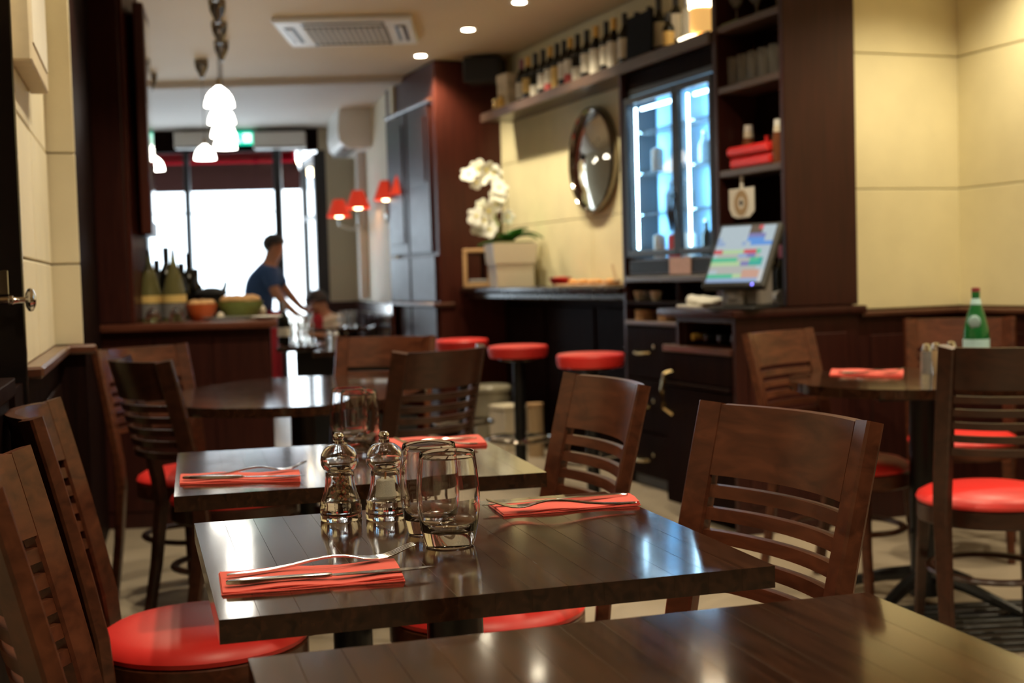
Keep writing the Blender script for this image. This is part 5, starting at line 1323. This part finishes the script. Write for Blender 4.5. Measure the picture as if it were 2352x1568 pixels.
skin('jacket', grow(('waist', 'chest', 'upper', 'shr', 'elr', 'shl', 'ell'), .02, {'hip2': (wx(774, 792), .155)}), [('hip2', 'waist'), ('waist', 'chest'), ('chest', 'upper'), ('upper', 'shr'), ('shr', 'elr'), ('upper', 'shl'), ('shl', 'ell')], jacket_m, wom, 'waist')
skin('trousers', grow(('hip', 'kr', 'ar', 'kl', 'al'), .016), [('hip', 'kr'), ('kr', 'ar'), ('hip', 'kl'), ('kl', 'al')], black_cloth, wom, 'hip')
obj('red_top', blob(nb(), wx(741, 745, -.11), .055, .07, .10, 12, 8), red_cloth, wom)
bm = nb(); blob(bm, wx(738, 690, -.045), .105, .11, .095, 18, 12)
bmesh.ops.delete(bm, geom=[v for v in bm.verts if v.co.y < wx(0, 0, -.07)[1] and v.co.z < wx(0, 692)[2]], context='VERTS')
obj('hair', bm, hair_m, wom)
q_ = cf(0, 0); pc_ = atz(775, zm2 + .12, 0)
t = thing('cafe_chair', 'dark chair carrying the seated person', 'chair', (pc_.x, pc_.y, 0), -TH)
obj('seat', box(nb(), -.2, .2, -.22, .18, .36, .385, .01), dark_wood, t)
obj('backrest', box(nb(), -.19, .19, .17, .195, .55, .80, .01), dark_wood, t)
for sx in (-1, 1):
    for sy in (-1, 1): obj('leg', tube(nb(), [(sx * .17, sy * .17, .36), (sx * .19, sy * .19, 0)], .016, 8), dark_wood, t)
    obj('back_post', tube(nb(), [(sx * .17, .17, .38), (sx * .17, .182, .79)], .014, 8), dark_wood, t)

# ================================================================== PLACE SETTINGS
TT = .75
def on_table(px, py): return onz(px, py, TT)
def napkin(label, quad, group):
    """quad: near-left, near-right, far-right, far-left image corners on the table top"""
    q = [on_table(*c) for c in quad]
    o = (q[0] + q[1] + q[2] + q[3]) / 4
    t = thing('napkin', label, 'napkin', (o.x, o.y, TT + .0004), 0, group)
    nu, nv = 22, 6
    for layer in range(3):
        bm = nb(); grid = {}
        for side in (0, 1):
            for i in range(nu + 1):
                for j in range(nv + 1):
                    u, v = i / nu, j / nv
                    v2 = v * (1 - .035 * layer) + (.02 * layer)
                    u2 = .006 * layer + u * (1 - .010 * layer)
                    p = (q[0] * (1 - u2) + q[1] * u2) * (1 - v2) + (q[3] * (1 - u2) + q[2] * u2) * v2 - o
                    wob = .0007 * math.sin(u * 11 + layer * 2) + .0011 * (1 - abs(2 * v - 1)) + .002 * max(0, u - .8) * 2
                    z = layer * .0016 + (side * .0013) + wob * (layer + side) * .6
                    grid[side, i, j] = bm.verts.new((p.x, p.y, z))
        for i in range(nu):
            for j in range(nv):
                bm.faces.new((grid[1, i, j], grid[1, i + 1, j], grid[1, i + 1, j + 1], grid[1, i, j + 1]))
                bm.faces.new((grid[0, i, j + 1], grid[0, i + 1, j + 1], grid[0, i + 1, j], grid[0, i, j]))
        for i in range(nu):
            for j in (0, nv): bm.faces.new((grid[0, i, j], grid[0, i + 1, j], grid[1, i + 1, j], grid[1, i, j]))
        for j in range(nv):
            for i in (0, nu): bm.faces.new((grid[0, i, j], grid[0, i, j + 1], grid[1, i, j + 1], grid[1, i, j]))
        obj('fold', bm, napkin_m, t)
    return t
NZ = TT + .0062
def cutlery_frame(a, b):
    A = onz(a[0], a[1], NZ + .003); B = onz(b[0], b[1], NZ + .003)
    L = (B - A).length
    return A, math.atan2(B.y - A.y, B.x - A.x), L
def fork(label, a, b, group, L=None):
    A, an, l = cutlery_frame(a, b); L = L or l
    t = thing('fork', label, 'fork', (A.x, A.y, NZ), an, group)
    k = L / .205
    zz = lambda x: [(0, .0035), (.02, .0030), (.06, .0055), (.10, .0135), (.125, .0145), (.145, .0085), (.165, .0052), (.185, .0105), (.205, .022)]
    def Z(x):
        P = zz(0)
        for (x0, z0), (x1, z1) in zip(P[:-1], P[1:]):
            if x <= x1:
                s_ = (x - x0) / (x1 - x0); s_ = s_ * s_ * (3 - 2 * s_) if False else s_
                return z0 + (z1 - z0) * s_
        return P[-1][1]
    xs = [.0, .004, .02, .045, .07, .09, .105, .115, .125, .135, .142, .148, .155, .165]
    ws = [.004, .008, .0092, .0085, .0068, .0052, .0048, .0050, .006, .010, .0165, .0205, .0222, .0226]
    th = [.0018, .0026, .003, .003, .0032, .0034, .0034, .0032, .003, .0026, .0022, .002, .0018, .0016]
    def Zs(x): return sum(Z(min(.205, max(0, x + d))) for d in (-.012, -.006, 0, .006, .012)) / 5
    bm = nb()
    sweep(bm, [(x * k, 0, Zs(x)) for x in xs], ws, th, (0, 1, 0))
    for j in range(4):
        y = -.0096 + j * .0064
        pts = [(x * k, y * (1 - .12 * (x - .16) / .045), Zs(x)) for x in (.162, .172, .182, .192, .199, .205)]
        sweep(bm, pts, [.0042, .0036, .0034, .0031, .0026, .0014], [.0016, .0017, .0017, .0016, .0014, .001], (0, 1, 0))
    obj('fork_body', bm, steel, t)
    return t
def knife(label, a, b, group):
    A, an, L = cutlery_frame(a, b)
    t = thing('knife', label, 'knife', (A.x, A.y, NZ), an, group)
    k = L / .225
    obj('handle', sweep(nb(), [(x * k, 0, .0042) for x in (0, .003, .02, .05, .08, .105, .112)], [.005, .009, .0115, .0105, .0095, .0085, .005], [.0035, .0052, .0062, .006, .0058, .0052, .004], (0, 1, 0)), steel, t)
    bm = nb()
    poly = [(.11 * k, -.003), (.118 * k, -.007), (.16 * k, -.0085), (.19 * k, -.009), (.21 * k, -.006), (.225 * k, .002), (.215 * k, .0045), (.15 * k, .005), (.11 * k, .003)]
    prism(bm, poly, .0036, .0048)
    obj('blade', bm, steel, t)
    return t
gS = 'cutlery laid on red napkins'
napkin('red folded napkin at the front left of the table with the mills', ((509, 1369), (931, 1336), (908, 1293), (502, 1319)), 'red folded napkins')
knife('steel knife on the front left napkin', (519, 1340), (1000, 1303), gS)
fork('steel fork with raised tines on the front left napkin', (521, 1321), (951, 1277), gS)
napkin('red folded napkin behind the tumblers, at the right of the same table', ((1156, 1187), (1472, 1161), (1447, 1141), (1120, 1160)), 'red folded napkins')
knife('steel knife along the back of the right napkin', (1441, 1137), (1107, 1161), gS)
fork('steel fork on the right napkin, tines towards the tumblers', (1462, 1154), (1118, 1172), gS)
napkin('red folded napkin at the left of the middle table', ((412, 1114), (691, 1107), (689, 1086), (414, 1092)), 'red folded napkins')
knife('steel knife on the middle table left napkin', (420, 1098), (700, 1093), gS)
fork('steel fork on the middle table left napkin', (450, 1094), (705, 1078), gS)
napkin('red folded napkin at the back right of the middle table', ((905, 1032), (1120, 1024), (1100, 1004), (890, 1010)), 'red folded napkins')
knife('steel knife on the back right napkin of the middle table', (1095, 1007), (920, 1013), gS)
fork('steel fork on the back right napkin of the middle table', (1098, 1018), (905, 1022), gS)
napkin('red napkin on the round table near the right wall', ((1905, 862), (2074, 866), (2076, 852), (1910, 849)), 'red folded napkins')
knife('steel knife on the round table napkin', (1925, 855), (2068, 858), gS)
fork('steel fork on the round table napkin', (1935, 858), (2078, 856), gS)

def tumbler(label, P, group):
    t = thing('tumbler', label, 'glass', P, 0, group)
    obj('glass_body', tumbler_mesh(), glass, t)
    return t
for px, py, l in ((1033, 1251, 'front clear tumbler beside the salt mill'), (991, 1222, 'rear clear tumbler, overlapped by the front one, beside the salt mill')):
    p = on_table(px, py); tumbler(l, (p.x, p.y, TT + .0004), 'barrel shaped tumblers')
for px, py, l in ((805, 1024, 'left clear tumbler on the middle table behind the pepper mill'), (829, 1034, 'right clear tumbler on the middle table behind the pepper mill')):
    p = on_table(px, py); tumbler(l, (p.x, p.y, TT + .0004), 'barrel shaped tumblers')

def mill(label, name, P, fill):
    t = thing(name, label, 'mill', P, 0, 'clear acrylic mills')
    bm = nb()
    lathe(bm, [(0, 0), (.031, 0), (.0325, .002), (.0325, .014), (.0320, .0155), (.0325, .017), (.0322, .026), (.029, .034), (.0252, .045), (.0232, .056), (.0225, .066), (.0222, .074), (.0215, .0755),
               (.0185, .0755), (.0190, .066), (.0197, .056), (.0215, .045), (.0245, .035), (.0262, .029), (0, .0285)], 48)
    bmesh.ops.recalc_face_normals(bm, faces=bm.faces[:])
    me = bpy.data.meshes.new('body'); bm.to_mesh(me); bm.free()
    me.polygons.foreach_set('use_smooth', [True] * len(me.polygons)); me.set_sharp_from_angle(angle=R(40)); me.materials.append(acrylic)
    o = bpy.data.objects.new('body', me); COL.objects.link(o); o.parent = t
    obj('mill_head', lathe(nb(), [(.0165, .0765), (.0200, .0765), (.0255, .080), (.0288, .087), (.0296, .0945), (.0282, .103), (.0240, .111), (.0170, .1165), (.0095, .1185), (0, .119),
        (0, .1165), (.0085, .116), (.0150, .1135), (.0205, .1085), (.0245, .102), (.0260, .0945), (.0250, .088), (.0215, .0825), (.0165, .080), (.0165, .0765)], 48), acrylic, t)
    obj('collar', lathe(nb(), [(.0160, .0757), (.0195, .0757), (.0195, .0763), (.0160, .0763), (.0160, .0757)], 32), steel, t)
    kb = obj('knob', lathe(nb(), [(0, .1192), (.0085, .1195), (.0085, .1235), (.0070, .1245), (.0088, .128), (.0085, .132), (.0055, .1362), (0, .137)], 24), chrome, t)
    obj('spindle', lathe(nb(), [(0, .0305), (.0018, .0305), (.0018, .0725), (0, .0725)], 10), brass, t)
    if fill == 'pepper':
        rnd = random.Random(3)
        bms = [nb(), nb(), nb()]
        for k in range(230):
            z = .0315 + .034 * rnd.random() ** 1.15
            lim = .0142 if z > .045 else .0150
            a, r_ = rnd.uniform(0, 2 * PI), lim * math.sqrt(rnd.uniform(.05, 1)) * .93
            if z > .058 and r_ > .010: continue
            s_ = rnd.uniform(.0018, .0030)
            b_ = bms[rnd.choice((0, 0, 0, 1, 2))]
            rr_ = bmesh.ops.create_icosphere(b_, subdivisions=1, radius=s_)
            for v in rr_['verts']: v.co += Vector((r_ * math.cos(a), r_ * math.sin(a), z))
        for b_, m_2 in zip(bms, (pepper_m, pepper_red, pepper_tan)):
            o = obj('peppercorns', b_, m_2, t); o['kind'] = 'stuff'
    else:
        bm = nb(); lathe(bm, [(0, .0312), (.0155, .0312), (.0172, .035), (.0150, .045), (.0147, .060), (.012, .0622), (0, .061)], 28)
        for v in bm.verts:
            if v.co.z > .058: v.co.z += random.uniform(-.001, .001)
        o = obj('salt_fill', bm, salt_m, t)
    return t
p = on_table(784, 1192); mill('clear acrylic pepper mill filled with peppercorns', 'pepper_mill', (p.x, p.y, TT + .0004), 'pepper')
p = on_table(888, 1189); mill('clear acrylic salt mill holding white salt', 'salt_mill', (p.x, p.y, TT + .0004), 'salt')

# round table: water bottle, shakers, ashtray
p = atz(2242, 4.42, .9)
t = thing('water_bottle', 'green glass water bottle with pale blue labels on the round table', 'bottle', (p.x, p.y, TT + .0004))
hB = hof(2240, 660, p) - TT
obj('body', lathe(nb(), [(0, 0), (.040, 0), (.0425, .004), (.0425, hB * .42), (.040, hB * .52), (.030, hB * .66), (.018, hB * .80), (.0135, hB * .86), (.0135, hB * .955), (0, hB * .955)], 28), green_glass, t)
obj('front_label', lathe(nb(), [(.0427, hB * .12), (.0433, hB * .12), (.0433, hB * .40), (.0427, hB * .40)], 28), lab_blue, t)
obj('neck_label', lathe(nb(), [(.0180, hB * .82), (.0186, hB * .80), (.0145, hB * .87), (.0140, hB * .87)], 24), lab_blue, t)
bm = nb(); rr_ = bmesh.ops.create_uvsphere(bm, u_segments=16, v_segments=8, radius=1)
for v in bm.verts: v.co = Vector((v.co.x * .020, v.co.y * .004, v.co.z * .024))
sh_ = obj('shoulder_badge', bm, lab_blue, t, (0, 0, 0)); d_ = (CAM - Vector((p.x, p.y, CAMZ))).normalized(); sh_.location = (d_.x * .036 - .006, d_.y * .036, hB * .60); sh_.rotation_euler = (R(14), 0, math.atan2(d_.y, d_.x) + PI / 2)
obj('cap', lathe(nb(), [(0, hB), (.0135, hB * .995), (.0145, hB * .95), (0, hB * .95)], 20), M('maroon cap', (.22, .03, .04), rough=.4), t)
p = atz(2185, 4.35, .78); shaker('silver topped glass shaker left of the green bottle', (p.x, p.y, TT + .0004), .115, clear_bottle, 'salt_shaker')
p = atz(2150, 4.45, .78); shaker('brass topped pepper shaker near the green bottle', (p.x, p.y, TT + .0004), .105, card)
p = atz(2128, 4.42, .78); shaker('leftmost small shaker on the round table', (p.x, p.y, TT + .0004), .105, clear_bottle, 'salt_shaker')

# ================================================================== FLOOR CLUTTER UNDER THE BAR
p = cf(-.10, 8.0); 
p = onx(1135, 3.02, .2)
t = thing('plastic_bucket', 'cloudy plastic bucket with lid under the bar counter', 'bucket', (2.98, p.y - .05, 0))
obj('bucket_body', lathe(nb(), [(0, 0), (.11, 0), (.135, .36), (.13, .36), (.107, .01), (0, .01)], 28), bucket_m, t)
obj('lid', lathe(nb(), [(0, .40), (.13, .40), (.145, .385), (.145, .362), (0, .362)], 28), bucket_m, t)
p = onx(1163, 2.98, .2)
t = thing('cream_carton', 'cream carton under the bar counter beside the middle stool', 'box', (2.99, p.y, 0), R(10))
obj('box_body', box(nb(), -.08, .08, -.10, .10, 0, .26, .003), cream_card, t)
obj('lid', box(nb(), -.083, .083, -.103, .103, .262, .29, .004), cream_card, t)
p = onx(1223, 3.0, .2)
t = thing('cardboard_tube', 'upright brown cardboard tube under the bar counter', 'tube', (3.02, p.y, 0))
obj('tube_body', lathe(nb(), [(0, 0), (.05, 0), (.05, .31), (.045, .31), (.045, .01), (0, .01)], 24), card, t)
obj('lid', lathe(nb(), [(0, .33), (.052, .33), (.052, .312), (0, .312)], 24), tan_wood, t)

# black slatted mat at the right edge
q = onz(2300, 1420, .03)
t = thing('slatted_mat', 'black slatted floor grating at the lower right edge', 'grating', (q.x, q.y, 0), -TH + R(5))
for k in range(9): obj('slat', box(nb(), -.24, .5, -.25 + k * .062, -.212 + k * .062, .0035, .010, .002), dark_pl, t)
for x in (-.2, .15, .45): obj('bearer', box(nb(), x - .02, x + .02, -.25, .29, 0, .0034, .001), dark_pl, t)
